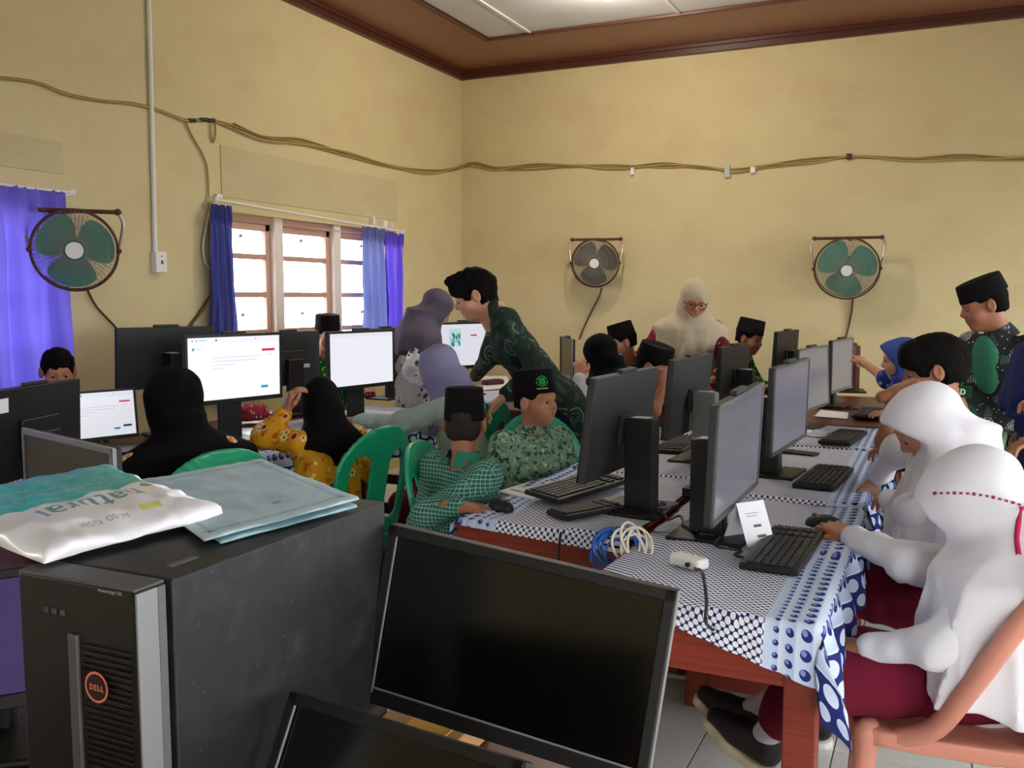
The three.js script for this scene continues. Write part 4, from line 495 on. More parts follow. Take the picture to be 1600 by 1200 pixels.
// ---------------------------------------------------------------- foreground: table, tower, packs, spare monitors
desk('low dark table carrying the server tower and the spare monitors', -1.6, -.335, -1.2, -.28, .787, M.deskDark);
{ const o = thing('server_tower', 'black server tower with a silver front edge and round red logo', 'computer', V(-.8236, .789, -.9024)), w = .2165, h = .443, d = .575, f = d / 2, k = .813; o.scale.setScalar(k);
  const dust = canvas(512, 512, (g, W, H) => { fill(g, '#1a1b1d', 0, 0, W, H); for (let i = 0; i < 420; i++) disc(g, `rgba(${rnd() > .4 ? '120,124,130' : '10,10,12'},${rr(.02, .07)})`, rr(0, W), rr(0, H), rr(4, 40), rr(3, 22), rr(0, 6)); for (let i = 0; i < 160; i++) disc(g, 'rgba(170,172,176,.25)', rr(0, W), rr(0, H), rr(.6, 2.2)); }, { repeat: [1.7, 1.7] }), dm = mat('#ffffff', .55, { map: dust });
  part(o, 'case', merge([box(w, h, d - .062, 0, h / 2, -.031, .004)]), dm); part(o, 'front_bezel', box(w, h, .05, 0, h / 2, f - .025, .004), mat('#0b0708', .4));
  part(o, 'bezel_top', box(w - .004, .004, .05, 0, h + .001, f - .025, .001), mat('#4a4b4e', .5)); part(o, 'silver_strip', box(.004, h - .004, .034, w / 2 + .001, h / 2, f - .017, .001), M.silver); part(o, 'grey_strip', box(.004, h - .004, .013, w / 2 + .001, h / 2, f - .041, .001), M.greyEdge);
  part(o, 'bezel_rib', box(.018, h - .07, .008, -.004, h / 2 - .035, f + .001, .003), mat('#4b4747', .4));
  const slats = []; for (let i = 0; i < 40; i++) slats.push(box(.085, .003, .004, .056, .03 + i * .0085, f + .0015, 0)); part(o, 'vent_slats', merge(slats), mat('#0c0808', .5)).userData.kind = 'stuff';
  const logo = canvas(256, 256, (g) => { fill(g, '#230d10', 0, 0, 256, 256); g.strokeStyle = '#d9705c'; g.lineWidth = 18; g.beginPath(); g.arc(128, 128, 112, 0, 7); g.stroke(); g.fillStyle = '#d9705c'; g.font = 'bold 66px sans-serif'; g.textAlign = 'center'; g.textBaseline = 'middle'; g.fillText('DELL', 128, 132); }, { clamp: true });
  const lp = onZ(155, 1072, o.position.z + f * k).sub(o.position).divideScalar(k); part(o, 'logo', new THREE.CircleGeometry(.022, 32).translate(lp.x, lp.y, f + .0045), mat('#ffffff', .4, { map: logo }), null, 'round red logo'); 
  const tx = canvas(256, 32, g => { fill(g, '#0b0708', 0, 0, 256, 32); g.fillStyle = '#a8a3a3'; g.font = 'bold 24px sans-serif'; g.textBaseline = 'middle'; g.fillText('PowerEdge T30', 6, 17); }, { clamp: true }); const tp = onZ(181, 926, o.position.z + f * k).sub(o.position).divideScalar(k); part(o, 'model_lettering', new THREE.PlaneGeometry(.062, .008).translate(Math.min(tp.x, w / 2 - .034), tp.y, f + .0015), mat('#ffffff', .4, { map: tx }));
  const ic = []; for (let i = 0; i < 3; i++) ic.push(box(.008, .008, .002, -.055 + i * .016, h - .045, f + .001, .001)); part(o, 'status_lights', merge(ic), mat('#4a3b3b', .4)); const st = onY(285, 877, 1.15).sub(o.position).divideScalar(k); part(o, 'sticker', box(.012, .001, .05, st.x, h + .0008, st.z, 0), mat('#5d5a66', .5));
}
function sheet(name, px, y, th, m, label, category, o = {}) { // a bent slab through four corners (far left, far right, near right, near left)
  const c = px.map((q, i) => onY(q[0], q[1], y + (o.lift?.[i] ?? 0))), n = o.n ?? 36, P = [], U = [], I = [], ce = c[0].clone().add(c[2]).multiplyScalar(.5);
  for (const side of [1, 0]) for (let j = 0; j <= n; j++) for (let i = 0; i <= n; i++) { const u = i / n, v = j / n, p = c[0].clone().lerp(c[1], u).lerp(c[3].clone().lerp(c[2], u), v), e = Math.pow(Math.min(1, Math.min(u, 1 - u, v, 1 - v) * 6), .5), b = (o.bulge ?? 0) * e + (o.wr ?? 0) * (noise(u * 7, v * 7, 3) * (.4 + .6 * (1 - e)) + .4 * noise(u * 16, v * 16, 5)); const yy = side ? p.y + th * (o.bulge ? .55 + .45 * e : 1) + b : p.y; P.push(p.x - ce.x + (o.wr ? .6 * o.wr * noise(u * 9, v * 9, 8 + side) : 0), yy - y, p.z - ce.z + (o.wr ? .6 * o.wr * noise(u * 9, v * 9, 11 + side) : 0)); U.push(u, 1 - v); }
  const N = (n + 1) * (n + 1), id = (s, i, j) => s * N + j * (n + 1) + i; const q = (a, b, c2, d) => I.push(a, b, c2, a, c2, d);
  for (let j = 0; j < n; j++) for (let i = 0; i < n; i++) { q(id(0, i, j), id(0, i, j + 1), id(0, i + 1, j + 1), id(0, i + 1, j)); q(id(1, i, j), id(1, i + 1, j), id(1, i + 1, j + 1), id(1, i, j + 1)); }
  for (let i = 0; i < n; i++) { q(id(0, i, 0), id(0, i + 1, 0), id(1, i + 1, 0), id(1, i, 0)); q(id(0, i + 1, n), id(0, i, n), id(1, i, n), id(1, i + 1, n)); q(id(0, 0, i + 1), id(0, 0, i), id(1, 0, i), id(1, 0, i + 1)); q(id(0, n, i), id(0, n, i + 1), id(1, n, i + 1), id(1, n, i)); }
  const g = new THREE.BufferGeometry(); g.setAttribute('position', new THREE.Float32BufferAttribute(P, 3)); g.setAttribute('uv', new THREE.Float32BufferAttribute(U, 2)); g.setIndex(I); g.computeVertexNormals();
  return solo(name, g, m, label, category, o.group, V(ce.x, y, ce.z));
}
{ const fold = canvas(512, 512, (g, w, h) => { fill(g, '#bcd4de', 0, 0, w, h); for (let i = 0; i < 160; i++) disc(g, 'rgba(120,150,165,.05)', rr(0, w), rr(0, h), rr(8, 60)); g.strokeStyle = '#6f8d9c'; g.lineWidth = 3; g.strokeRect(34, 34, w - 68, h - 68); g.lineWidth = 1.5; g.strokeRect(42, 42, w - 84, h - 84); for (const [x, y] of [[34, 34], [478, 34], [34, 478], [478, 478]]) { g.lineWidth = 4; g.beginPath(); g.moveTo(x - 16, y - 10); g.lineTo(x + 16, y + 10); g.stroke(); disc(g, '#6f8d9c', x, y, 8); } disc(g, 'rgba(110,140,155,.6)', 300, 400, 16, 10); }, { clamp: true }), fm = mat('#ffffff', .7, { map: fold });
  sheet('cardboard_folder', [[225, 765], [420, 740], [557, 793], [345, 850]], 1.151, .003, mat('#9fc4cc', .7), 'pale teal folder lying undermost on the server tower', 'folder', { lift: [.002, .01, .004, 0], wr: .002 });
  sheet('cardboard_folder', [[200, 757], [408, 720], [560, 781], [319, 846]], 1.156, .003, fm, 'pale blue folder with a printed border line on top of the server tower', 'folder', { lift: [.004, .014, .012, .001], wr: .002 });
  const pack = canvas(1024, 1024, (g, w, h) => { fill(g, '#eceaf0', 0, 0, w, h); fill(g, '#0fb4ba', 0, 0, w, h * .56); for (let i = 0; i < 260; i++) disc(g, ['rgba(10,140,160,.25)', 'rgba(70,205,205,.25)', 'rgba(160,225,225,.18)'][i % 3], rr(0, w), rr(h * .16, h * .55), rr(10, 60), rr(6, 26), rr(0, 6)); for (let k = 0; k < 5; k++) for (let i = 0; i < 9; i++) fill(g, '#d8f2f2', 90 + k * 190 + i * 9, 30 + i * 13 + k * 5, 22, 5); for (let i = 0; i < 16; i++) fill(g, 'rgba(225,245,245,.7)', 60 + i * 55, 430 + 30 * Math.sin(i), 26, 10);
    disc(g, '#c8d860', 90, 470, 60, 26); g.save(); g.translate(w * .5, h * .67); g.rotate(Math.PI); g.fillStyle = '#5f9a9c'; g.font = 'bold 170px sans-serif'; g.textAlign = 'center'; g.textBaseline = 'middle'; g.fillText('natural', 0, 0); g.restore(); disc(g, '#8a8f5a', w * .86, h * .6, 34, 22); fill(g, '#cfd96a', w * .62, h * .83, 130, 46); g.save(); g.translate(w * .42, h * .86); g.rotate(Math.PI); g.fillStyle = '#b8b6bd'; g.font = 'bold 54px sans-serif'; g.fillText('A4 80 GSM', -120, 0); g.restore(); }, { clamp: true });
  sheet('paper_pack', [[-130, 800], [168, 739], [345, 806], [70, 880]], 1.157, .016, mat('#ffffff', .3, { map: pack, clearcoat: .15, clearcoatRoughness: .3 }), 'wrinkled turquoise and white plastic paper pack on the server tower', 'paper pack', { bulge: .008, wr: .006, lift: [0, .012, .004, 0], n: 60 });
}
monitor({ label: 'big switched-off black monitor leaning back beside the server tower', p: V(-.5244, .9646, -1.1203), yaw: 2.9, tilt: -8.7, roll: -6.4, W: .431, H: .2626, y: .787, trim: ['r', 'l', 'b'], bump: false, bezel: .016, back: M.plastic });
{ const a = onY(457, 1080, .97), b = onY(822, 1190, .97), W = a.distanceTo(b), yw = -Math.atan2(b.z - a.z, b.x - a.x) * 180 / Math.PI, m = a.clone().add(b).multiplyScalar(.5), n = V(Math.sin(rad(yw)), 0, Math.cos(rad(yw))), H = .205, tl = 28; monitor({ label: 'smaller switched-off monitor lying back in front of the big black one', p: V(m.x + n.x * H / 2 * Math.sin(rad(tl)), .97 - H / 2 * Math.cos(rad(tl)), m.z + n.z * H / 2 * Math.sin(rad(tl))), yaw: yw, tilt: -tl, W, H, y: .787, trim: ['l'], bump: false, back: M.plastic }); }
{ const b = onY(176, 702, 1.08), d = V(-.96, 0, -.28), c = b.clone().addScaledVector(d, .27); monitor({ label: 'dark switched-off monitor with a grey edge behind the paper pack', p: V(c.x, .915, c.z), yaw: -16, W: .54, H: .33, y: .75, trim: ['r', 't'], bump: false, edge: M.greyEdge, screen: mat('#1d1413', .3), stand: 'plain' }); desk('wooden desk under the dark switched-off monitor behind the paper pack', c.x - .4, c.x + .3, c.z - .25, c.z + .3, .745, M.deskDark); }
monitor({ label: 'small monitor with a painted violet curtain reflection at the far side of the server tower', p: atD(-72, 1010, 1.32), yaw: 40, tilt: -10, roll: 4, W: .3, H: .2, screen: M.scrPaintedReflection, y: .787, bump: false, stand: 'plain' });
{ const p = onY(640, 1128, .83); solo('cardboard_box', box(.14, .04, .12, 0, .02, 0, .003), mat('#b98a5c', .85), 'flat brown cardboard box between the two black spare monitors', 'box', undefined, V(p.x + .02, .789, p.z - .03)); solo('yellow_card', box(.07, .002, .05, 0, 0, 0, 0), mat('#d9a52c', .7), 'yellow card lying on the cardboard box', 'card', undefined, V(p.x + .035, .831, p.z + .01)); }
// ---------------------------------------------------------------- keyboards, mice, papers, cables
const dY = .757;
keyboard('black keyboard in front of the nearest girl in white', onY(1226, 862, dY), 88, 0);
keyboard('black keyboard in front of the second girl in white', onY(1288, 749, dY), 86, 0);
keyboard('black keyboard beside the elbow of the boy with thick hair', onY(1318, 686, dY), 84, 0);
keyboard('dark keyboard on the bare wooden desk', onY(1358, 648, dY), 88, 0);
{ const a = onY(838, 793, dY), b = onY(962, 756, dY), c = a.clone().lerp(b, .5); keyboard('black keyboard propped under the nearest grey monitor back', V(c.x, dY + .022, c.z), Math.atan2(-(b.z - a.z), b.x - a.x) * 180 / Math.PI, 6); }
keyboard('black keyboard tilted beside the black stand of the nearest grey monitor', V(onY(915, 803, dY).x, dY + .004, onY(915, 803, dY).z), 62, 0).scale.set(.55, 1, .7);
keyboard('black keyboard beneath the grey monitor with the square sticker', onY(1060, 697, dY), -88, 0);
mouse('black mouse under the hand of the boy in the checked shirt', onY(783, 795, dY), 60); mouse('black mouse under the hand of the nearest girl in white', onY(1288, 822, dY), -95);
const card = canvas(256, 256, g => { fill(g, '#eceef3', 0, 0, 256, 256); g.fillStyle = '#8a8c98'; for (let i = 0; i < 5; i++) g.fillRect(60, 50 + i * 12, 110, 4); fill(g, '#7d808c', 30, 196, 196, 16); }, { clamp: true }), cardM = mat('#ffffff', .85, { map: card });
sheet('printed_sheet', [[842, 749], [880, 757], [833, 781], [778, 768]], dY, .002, cardM, 'printed white sheet lying on the dotted cloth by the boy in the emblem cap', 'paper');
sheet('paper_sheet', [[1282, 641], [1326, 645], [1324, 655], [1272, 651]], .748, .003, M.paper, 'white paper on the bare dark wooden desk', 'paper'); sheet('paper_sheet', [[1262, 668], [1296, 676], [1288, 684], [1258, 681]], dY, .003, M.paper, 'crumpled white paper at the foot of the dim screen before the boy with thick hair', 'paper', { wr: .004 }); sheet('paper_sheet', [[1010, 684], [1028, 686], [1024, 697], [1008, 695]], dY, .002, M.paper, 'white note by the keyboard under the sticker monitor', 'paper');
{ const p = onY(1170, 846, dY), o = thing('folded_card', 'white folded card standing below the nearest dim grey screen', 'card', V(p.x, dY, p.z), 52); const t = canvas(128, 160, g => { fill(g, '#eeeff4', 0, 0, 128, 160); g.fillStyle = '#55576a'; g.fillRect(52, 84, 36, 9); g.fillRect(58, 122, 40, 10); g.fillStyle = '#a9abb8'; g.fillRect(30, 40, 60, 3); g.fillRect(30, 50, 50, 3); }, { clamp: true }); const m = mat('#ffffff', .8, { map: t }); part(o, 'card_leaf', new THREE.PlaneGeometry(.1, .125).rotateX(-.42).translate(0, .058, .026), m); part(o, 'card_leaf', new THREE.PlaneGeometry(.1, .125).rotateX(.42).translate(0, .058, -.026), M.paper); }
{ // network cable coils at the near end of the back-to-back desks
  const c = V(-.79, .765, -2.4), toEye = EYE.clone().sub(c).normalize(), ex = V(.907, 0, -.422), ey = new THREE.Vector3().crossVectors(toEye, ex);
  const coil = (u, v, n, r, sq, seedK, off) => { const o = atD(u, v, c.clone().sub(EYE).length() * .985 - off), p = []; for (let i = 0; i <= n * 12; i++) { const a = i / 12 * 6.283, k = r * (1 + .22 * noise(i * .23, seedK, 3)), w = .03 * noise(i * .11, seedK + 5, 1); p.push(o.clone().addScaledVector(ex, Math.cos(a) * k + w).addScaledVector(ey, Math.sin(a) * k * sq + .02 * noise(i * .13, seedK, 9)).addScaledVector(toEye, .012 * noise(i * .3, seedK, 4))); } return p; };
  wire('coil of bright blue network cable hanging at the desk end', coil(962, 862, 7, .062, .8, 1, .0), M.cableBlue, .0042, 420); wire('second bundle of blue network cable beside the white adapter', coil(1015, 880, 6, .055, .5, 7, .01), M.cableBlue, .0042, 360);
  wire('coil of cream cable looped over the blue cables', coil(990, 856, 5, .038, 1.25, 12, .05), M.cableWhite, .0042, 300);
  const ad = thing('power_adapter', 'white power adapter block lying on the cloth edge', 'adapter', onY(1076, 886, dY), -25); part(ad, 'housing', box(.1, .03, .05, 0, .016, 0, .01), M.white); part(ad, 'plug_socket', cyl(.006, .006, .012).rotateX(Math.PI / 2).translate(.02, .016, .027), M.black);
  wire('black cord hanging down the desk apron from the adapter', [onY(1086, 888, .77), onZ(1100, 905, -1.95), onZ(1104, 940, -1.96), onZ(1104, 975, -1.96), onZ(1116, 985, -1.965)], M.cableBlack, .004, 40);
  wire('black cord hanging down the end board of the nearest left desk', [onY(877, 832, .757), onZ(875, 842, -2.49), onZ(873, 870, -2.49), onZ(871, 900, -2.49)], M.cableBlack, .004, 30);
  const tangle = (label, u0, v0, u1, v1, n, m, r) => { const p = []; for (let i = 0; i <= n; i++) { const t = i / n; p.push(onY(u0 + (u1 - u0) * t + rr(-14, 14), v0 + (v1 - v0) * t + rr(-8, 8), dY + .006 + rr(0, .01))); } wire(label, p, m, r, n * 8); };
  tangle('loose black cable between the two nearest stands', 1010, 790, 1105, 835, 12, M.cableBlack, .004); tangle('dark blue cable trailing behind the nearest grey monitor', 1000, 770, 1040, 800, 10, mat('#22335c', .5), .004); tangle('black cable trailing across the dotted cloth to the near keyboard', 1085, 830, 1180, 880, 10, M.cableBlack, .004); tangle('black cable coil behind the dim screen of the second girl', 1075, 770, 1110, 800, 10, M.cableBlack, .004); tangle('thin cable running under the propped keyboard', 915, 790, 975, 795, 8, M.cableBlack, .003);
  const sp = thing('power_strip', 'black power strip between the back-to-back desks', 'power strip', onY(1095, 770, dY), 80); part(sp, 'housing', box(.22, .035, .05, 0, .018, 0, .006), M.black); for (let i = 0; i < 4; i++) part(sp, 'socket', cyl(.016, .016, .004).translate(-.075 + i * .05, .037, 0), M.greyEdge);
  solo('phone', box(.075, .01, .15, 0, .005, 0, .004), M.black, 'black device box lying beside the dim screen before the second girl', 'device', undefined, onY(1250, 709, dY)).rotation.y = 1.3;
}
{ // things on the window-side desks
  const pouch = (name, label, u, v, w, h, d, m, turn = 0, cat = 'pouch') => { const p = onY(u, v, .757), g = surface((x, y, z) => E3(0, h / 2, 0, w / 2, h / 2, d / 2)(x, y, z) * .5 + .5 * (Math.max(Math.abs(x) - w / 2, Math.abs(y - h / 2) - h / 2, Math.abs(z) - d / 2)) - .004 * noise(x * 30, y * 30, z * 30), V(-w * .7, -.01, -d * .7), V(w * .7, h * 1.2, d * .7), .007); const o = solo(name, g, m, label, cat, undefined, p); o.rotation.y = rad(turn); };
  pouch('fabric_bundle', 'red and white wrapped bundle beside the large lit screen', 392, 658, .2, .1, .14, M.clothRed, 80, 'bundle'); pouch('fabric_bundle', 'small red and white wrapped bundle under the blank screen', 566, 622, .18, .05, .12, M.clothRed, 80, 'bundle'); pouch('pencil_case', 'dark maroon case on the desk beside the bending man', 770, 602, .2, .05, .1, mat('#4a1c2a', .7), 70, 'case');
  { const p = onY(645, 628, .757), o = thing('drink_bottle', 'dark blue bottle standing between the blank screen and the girl in the grey scarf', 'bottle', p); part(o, 'bottle_body', new THREE.LatheGeometry([[0, 0], [.04, 0], [.043, .01], [.043, .13], [.03, .16], [.024, .17]].map(q => new THREE.Vector2(...q)), 24), M.blue); part(o, 'bottle_cap', cyl(.026, .026, .03).translate(0, .182, 0), mat('#1a2a5c', .4)); }
  sheet('paper_sheet', [[620, 572], [655, 570], [660, 582], [618, 585]], .76, .006, M.paper, 'white papers on the desk behind the girl in the grey scarf', 'paper', { wr: .004 }); sheet('paper_sheet', [[752, 588], [792, 588], [800, 606], [756, 610]], .76, .004, M.paper, 'white paper under the maroon case', 'paper'); sheet('silver_tray', [[342, 672], [415, 668], [425, 690], [345, 698]], .757, .004, mat('#9b9da0', .3, { metalness: .3 }), 'shiny grey plastic sheet on the desk below the large lit screen', 'sheet');
}
const chairAt = (label, u, v, phi, y = .9) => { const b = onY(u, v, y), t = look(u, phi); return chair(label, V(b.x + Math.sin(rad(t)) * .27, 0, b.z + Math.cos(rad(t)) * .27), t); };
chairAt('green plastic chair of the girl in the long black scarf, above the pale blue folder', 350, 698, -160, .925); chairAt('green plastic chair behind the girl with the raised hand', 598, 672, -132); chairAt('green plastic chair under the boy in the checked shirt', 656, 697, 68); chairAt('green plastic chair between the girl in grey and the boy in the emblem cap', 768, 632, -128); chairAt('green plastic chair under the boy in the emblem cap', 834, 652, 30);
chairAt('green plastic chair behind the bending man', 893, 626, 70); chairAt('green plastic chair behind the second girl in white', 1556, 682, -105); chairAt('green plastic chair below the standing man in patterned batik', 1538, 636, -80);
chair('green plastic chair of the boy by the violet curtain', atD(106, 640, 4.25), look(98, 5), M.green, .97);
{ const c = chair('pinkish plastic chair under the nearest girl in white', V(.05, 0, -2.47), -86, M.pink, 1); for (const s of [-1, 1]) part(c, 'back_upright', tube([V(s * .19, .412, .13), V(s * .232, .465, .05), V(s * .285, .6, -.02), V(s * .3, .75, -.1), V(s * .26, .86, -.19), V(s * .14, .91, -.25)], .024, 24, 10), M.pink); }

// ---------------------------------------------------------------- the people
const under = (h, back, y, yaw) => V(h.x - Math.sin(rad(yaw)) * back, y, h.z - Math.cos(rad(yaw)) * back);
{ const head = atD(91, 582, 4.4), y = look(91, 4); person({ label: 'boy with short black hair looking over the black monitor beside the violet curtain', head, yaw: y, pitch: 12, tyaw: y, hip: under(head, .1, .5, y), skin: M.skin, shirt: M.limeGreen, hair: { vol: .008, low: -.01 }, down: true, nobrow: false }); }
{ const head = atD(270, 630, 3.62), y = look(270, -150); person({ label: 'girl in a long black scarf and orange batik seen from behind at the laptop', head, yaw: y, pitch: 14, roll: 0, tyaw: y, hip: under(head, .14, .5, y), s: 1.0, hs: 1.08, sw: .9, shirt: M.orangeRed, shirtName: 'batik_blouse', hem: .16, bw: 1.1, noface: true, hijab: { mat: M.hijabBlack, back: .34, drop: .24, wide: 1.22, folds: .04, nf: 5, loose: .008 }, q: .011, bottom: M.trouser,
  arms: [{ hand: atD(196, 690, 3.55).setY(.78), elbow: atD(208, 735, 3.4), cuff: .9 }, { hand: atD(352, 680, 3.9).setY(.8), elbow: atD(352, 705, 3.6), cuff: .92 }] }); }
{ const head = atD(499, 626, 3.95), y = look(499, -155); person({ label: 'girl in a short black scarf and yellow flowered batik raising her hand to her head', head, yaw: y, pitch: 10, roll: -4, tyaw: look(499, -150), hip: under(head, .08, .47, y).add(V(.03, 0, .02)), s: .84, hs: .84, shirt: M.orangeBatik, shirtName: 'batik_blouse', collar: false, hem: .2, bw: 1.05, noface: true, hijab: { mat: M.hijabBlack, back: .1, drop: .14, wide: .85, point: .18, folds: .03 }, q: .01,
  arms: [{ elbow: atD(412, 683, 3.85), hand: atD(447, 641, 3.86), fd: V(.25, .95, -.1), up: V(-.5, .1, .8), pose: 'cup', cuff: .85 }, { hand: atD(545, 665, 4.25).setY(.8), cuff: .9, hide: true }] }); }
{ const head = atD(685, 578, 4.25), y = look(685, -128); person({ label: 'girl in a grey violet scarf and sage blouse stretching one arm over the desk', head, yaw: y, pitch: 26, tyaw: look(685, -115), hip: under(head, .2, .47, look(685, -110)), s: .86, hs: .92, shirt: M.sage, shirtName: 'blouse', hem: .2, noface: true, hijab: { mat: M.hijabGrey, back: .1, drop: .2, wide: .85, folds: .05 }, q: .01, bottom: M.maroon,
  arms: [{ hand: onY(556, 656, .8), elbow: atD(628, 662, 4.15), fd: V(-1, -.12, -.15), cuff: .93, pose: 'flat' }, { hand: atD(660, 640, 4.6).setY(.8), cuff: .9 }] }); }
{ const head = atD(683, 482, 6.0), y = look(683, 105); const hip = atD(648, 600, 6.05); person({ label: 'woman in a grey scarf and white flowered dress bending forward near the corner', head, yaw: y, pitch: 38, tyaw: look(648, 100), hip: V(hip.x, .86, hip.z), s: .95, hs: .98, stand: true, shirt: M.whiteFloral, shirtName: 'dress_top', sw: .78, hem: .3, skirt: true, bottom: M.whiteFloral, noface: true, hijab: { mat: M.hijabDark, drop: .12, back: .2, wide: .95 },
  arms: [{ hand: atD(676, 570, 6.2).setY(.84) }, { hand: atD(690, 575, 5.8).setY(.84), cuff: .92 }] }); }
{ const head = atD(741, 463, 4.55), y = look(741, -88); const hip = atD(868, 632, 4.62); person({ label: 'man with spiky black hair in dark green batik bending over a desk', head, yaw: y, pitch: 22, roll: 0, tyaw: look(800, -85), hip: V(hip.x, .92, hip.z), neck: atD(777, 486, 4.56), s: 1, hs: 1, stand: true, skin: M.skin3, shirt: M.greenBatik, shirtName: 'batik_shirt', hem: .2, collar: 'band', collarMat: fabric('#36473d'), down: true, hair: { vol: .014, fringe: true, spike: .006, low: -.045, tufts: 34 }, q: .01, bw: 1.05,
  arms: [{ elbow: atD(842, 575, 4.3), hand: atD(790, 618, 4.25), cuff: .93, pose: 'relax', fd: V(-.75, -.6, .25) }, { elbow: atD(770, 550, 4.66), hand: onY(742, 590, .83), cuff: .94, pose: 'flat', fd: V(-.9, -.3, .3) }] }); }
{ const head = atD(726, 664, 3.28), y = look(726, 172); const hip = atD(690, 800, 3.3); person({ label: 'boy in a black cap and green checked shirt with his hand on the mouse', head, yaw: y, pitch: 4, tyaw: look(700, 130), hip: V(hip.x, .48, hip.z), s: .84, hs: .86, skin: M.skin2, shirt: M.checkGreen, hem: .12, collar: true, collarMat: fabric('#2f7d66'), noface: true, peci: { tilt: -2, y: .03, k: 1.02, hy: 1.28 }, hair: { vol: .001, spike: .001, low: -.088, mat: mat('#1c1310', .8) }, q: .009,
  arms: [{ hand: atD(748, 800, 3.45).setY(.6) }, { elbow: atD(668, 806, 3.1), hand: atD(716, 792, 3.02), fd: V(.95, -.06, -.2), up: V(-.1, 1, .15), pose: 'mouse', cuff: .97 }],
  extra: ({ add, arms, g }) => add(g, 'bracelet', new THREE.TorusGeometry(.027, .003, 6, 24).applyMatrix4(frameFrom(arms[1].W.clone().sub(arms[1].E), V(0, 1, .01)).setPosition(arms[1].W.clone().lerp(arms[1].E, .06))), mat('#b89a4a', .4, { metalness: .5 })) }); }
const emblemT = canvas(256, 128, (g) => { fill(g, '#120e10', 0, 0, 256, 128); disc(g, '#23b04a', 128, 50, 34, 30); g.strokeStyle = '#0f3a1c'; g.lineWidth = 4; for (const a of [-.6, 0, .6]) { g.beginPath(); g.ellipse(128, 50, 34 * Math.abs(Math.cos(a * 1.2)) * (a ? .6 : .15) + 2, 29, 0, 0, 7); g.stroke(); } g.beginPath(); g.moveTo(95, 50); g.lineTo(161, 50); g.stroke(); g.strokeStyle = '#23b04a'; g.lineWidth = 6; g.beginPath(); g.ellipse(128, 52, 58, 34, 0, .4, 2.74); g.stroke(); for (const [x, y] of [[70, 56], [80, 30], [100, 16], [128, 10], [156, 16], [176, 30], [186, 56]]) { disc(g, '#2fc458', x, y, 7); } g.fillStyle = '#d8d0a0'; for (let i = 0; i < 15; i++) g.fillRect(68 + i * 8, 100 + (i % 3), 5, 9); }, { clamp: true });
{ const head = atD(838, 628, 3.85), y = look(838, 52); const hip = atD(828, 770, 3.92); person({ label: 'boy in a black cap with a green emblem and leaf-green shirt looking aside', head, yaw: y, pitch: -2, roll: 3, tyaw: look(838, 28), hip: V(hip.x, .48, hip.z), s: .82, hs: .9, skin: M.skin, gaze: .7, shirt: M.leafGreen, hem: .12, collar: true, buttons: true, peci: { tilt: -4, y: .046, roll: -3, k: 1.08, side: .55, emblem: fabric('#ffffff', { map: emblemT }) }, hair: { vol: .002, spike: .0015, low: -.02 }, q: .009,
  arms: [{ hand: atD(905, 790, 3.75).setY(.62) }, { hand: atD(815, 800, 3.72).setY(.6) }] }); }
{ const head = atD(936, 553, 5.3), y = look(936, -115); person({ label: 'girl in a plain black scarf seen from behind beside the dark monitor', head, yaw: y, pitch: 18, tyaw: y, hip: under(head, .14, .5, y), s: .88, hs: .92, noface: true, shirt: M.whiteFloral, shirtName: 'blouse', hijab: { mat: M.hijabBlack, back: .36, drop: .25, wide: 1.1 }, q: .014, arms: [{ hand: atD(905, 588, 5.1) }, { hand: atD(898, 585, 5.6).setY(.82) }] }); }
{ const head = atD(972, 536, 6.0), y = look(972, -70); person({ label: 'boy in a black cap with a white face mask under his chin near the woman', head, yaw: y, pitch: 12, tyaw: look(972, -40), hip: under(head, .06, .52, y), s: .84, shirt: M.limeGreen, peci: { tilt: 3, roll: 8 }, hair: { vol: .002, spike: .0015, low: -.03 }, q: .014, extra: ({ add, g, H }) => add(g, 'face_mask', surface(E3(0, -.062, .055, .056, .034, .052), V(-.08, -.12, -.02), V(.08, 0, .13), .006).applyMatrix4(H), M.paper) }); }
{ const head = atD(1022, 574, 4.85), y = look(1022, 68); const hip = atD(968, 680, 5.0); person({ label: 'boy in a black cap and bright green sleeve leaning his cheek on his hand', head, yaw: y, pitch: 16, tyaw: look(1000, 75), hip: V(hip.x, .5, hip.z), s: .86, hs: .92, skin: M.skin2, shirt: M.limeGreen, peci: { tilt: 2, roll: 4, k: 1.08, hy: .8 }, hair: { vol: .002, spike: .0015, low: -.03 }, q: .012,
  arms: [{ hand: atD(1040, 640, 4.9).setY(.8), cuff: .05 }, { elbow: atD(1022, 642, 4.55), hand: atD(1036, 602, 4.62), fd: V(.1, .95, -.2), up: V(.6, .1, .8), pose: 'fist', cuff: .05 }] }); }
{ const head = atD(1085, 468, 5.75), y = look(1085, 8); const hip = atD(1070, 640, 5.95); person({ label: 'standing woman in a beige scarf and glasses looking down at a student', head, yaw: y, pitch: 24, roll: -5, tyaw: look(1075, 6), hip: V(hip.x, .86, hip.z), s: .98, hs: 1.03, skin: M.skin, stand: true, down: true, shirt: M.maroonFloral, shirtName: 'blouse', hem: .2, skirt: true, bottom: M.maroonFloral, sw: .95, bw: 1.12, glasses: mat('#5a1f1c', .4), hijab: { mat: M.hijabBeige, drop: .4, back: .25, wide: 1.04, folds: .07, nf: 8, side: .36, pin: true, q: .01, face: .95 },
  arms: [{ elbow: atD(1138, 570, 5.7), hand: atD(1112, 606, 5.5), pose: 'fist', fd: V(-.1, -.95, .3), up: V(.6, .2, .7), cuff: .93 }, { elbow: atD(1002, 560, 5.85), hand: atD(1018, 610, 5.6), cuff: .95 }] }); }
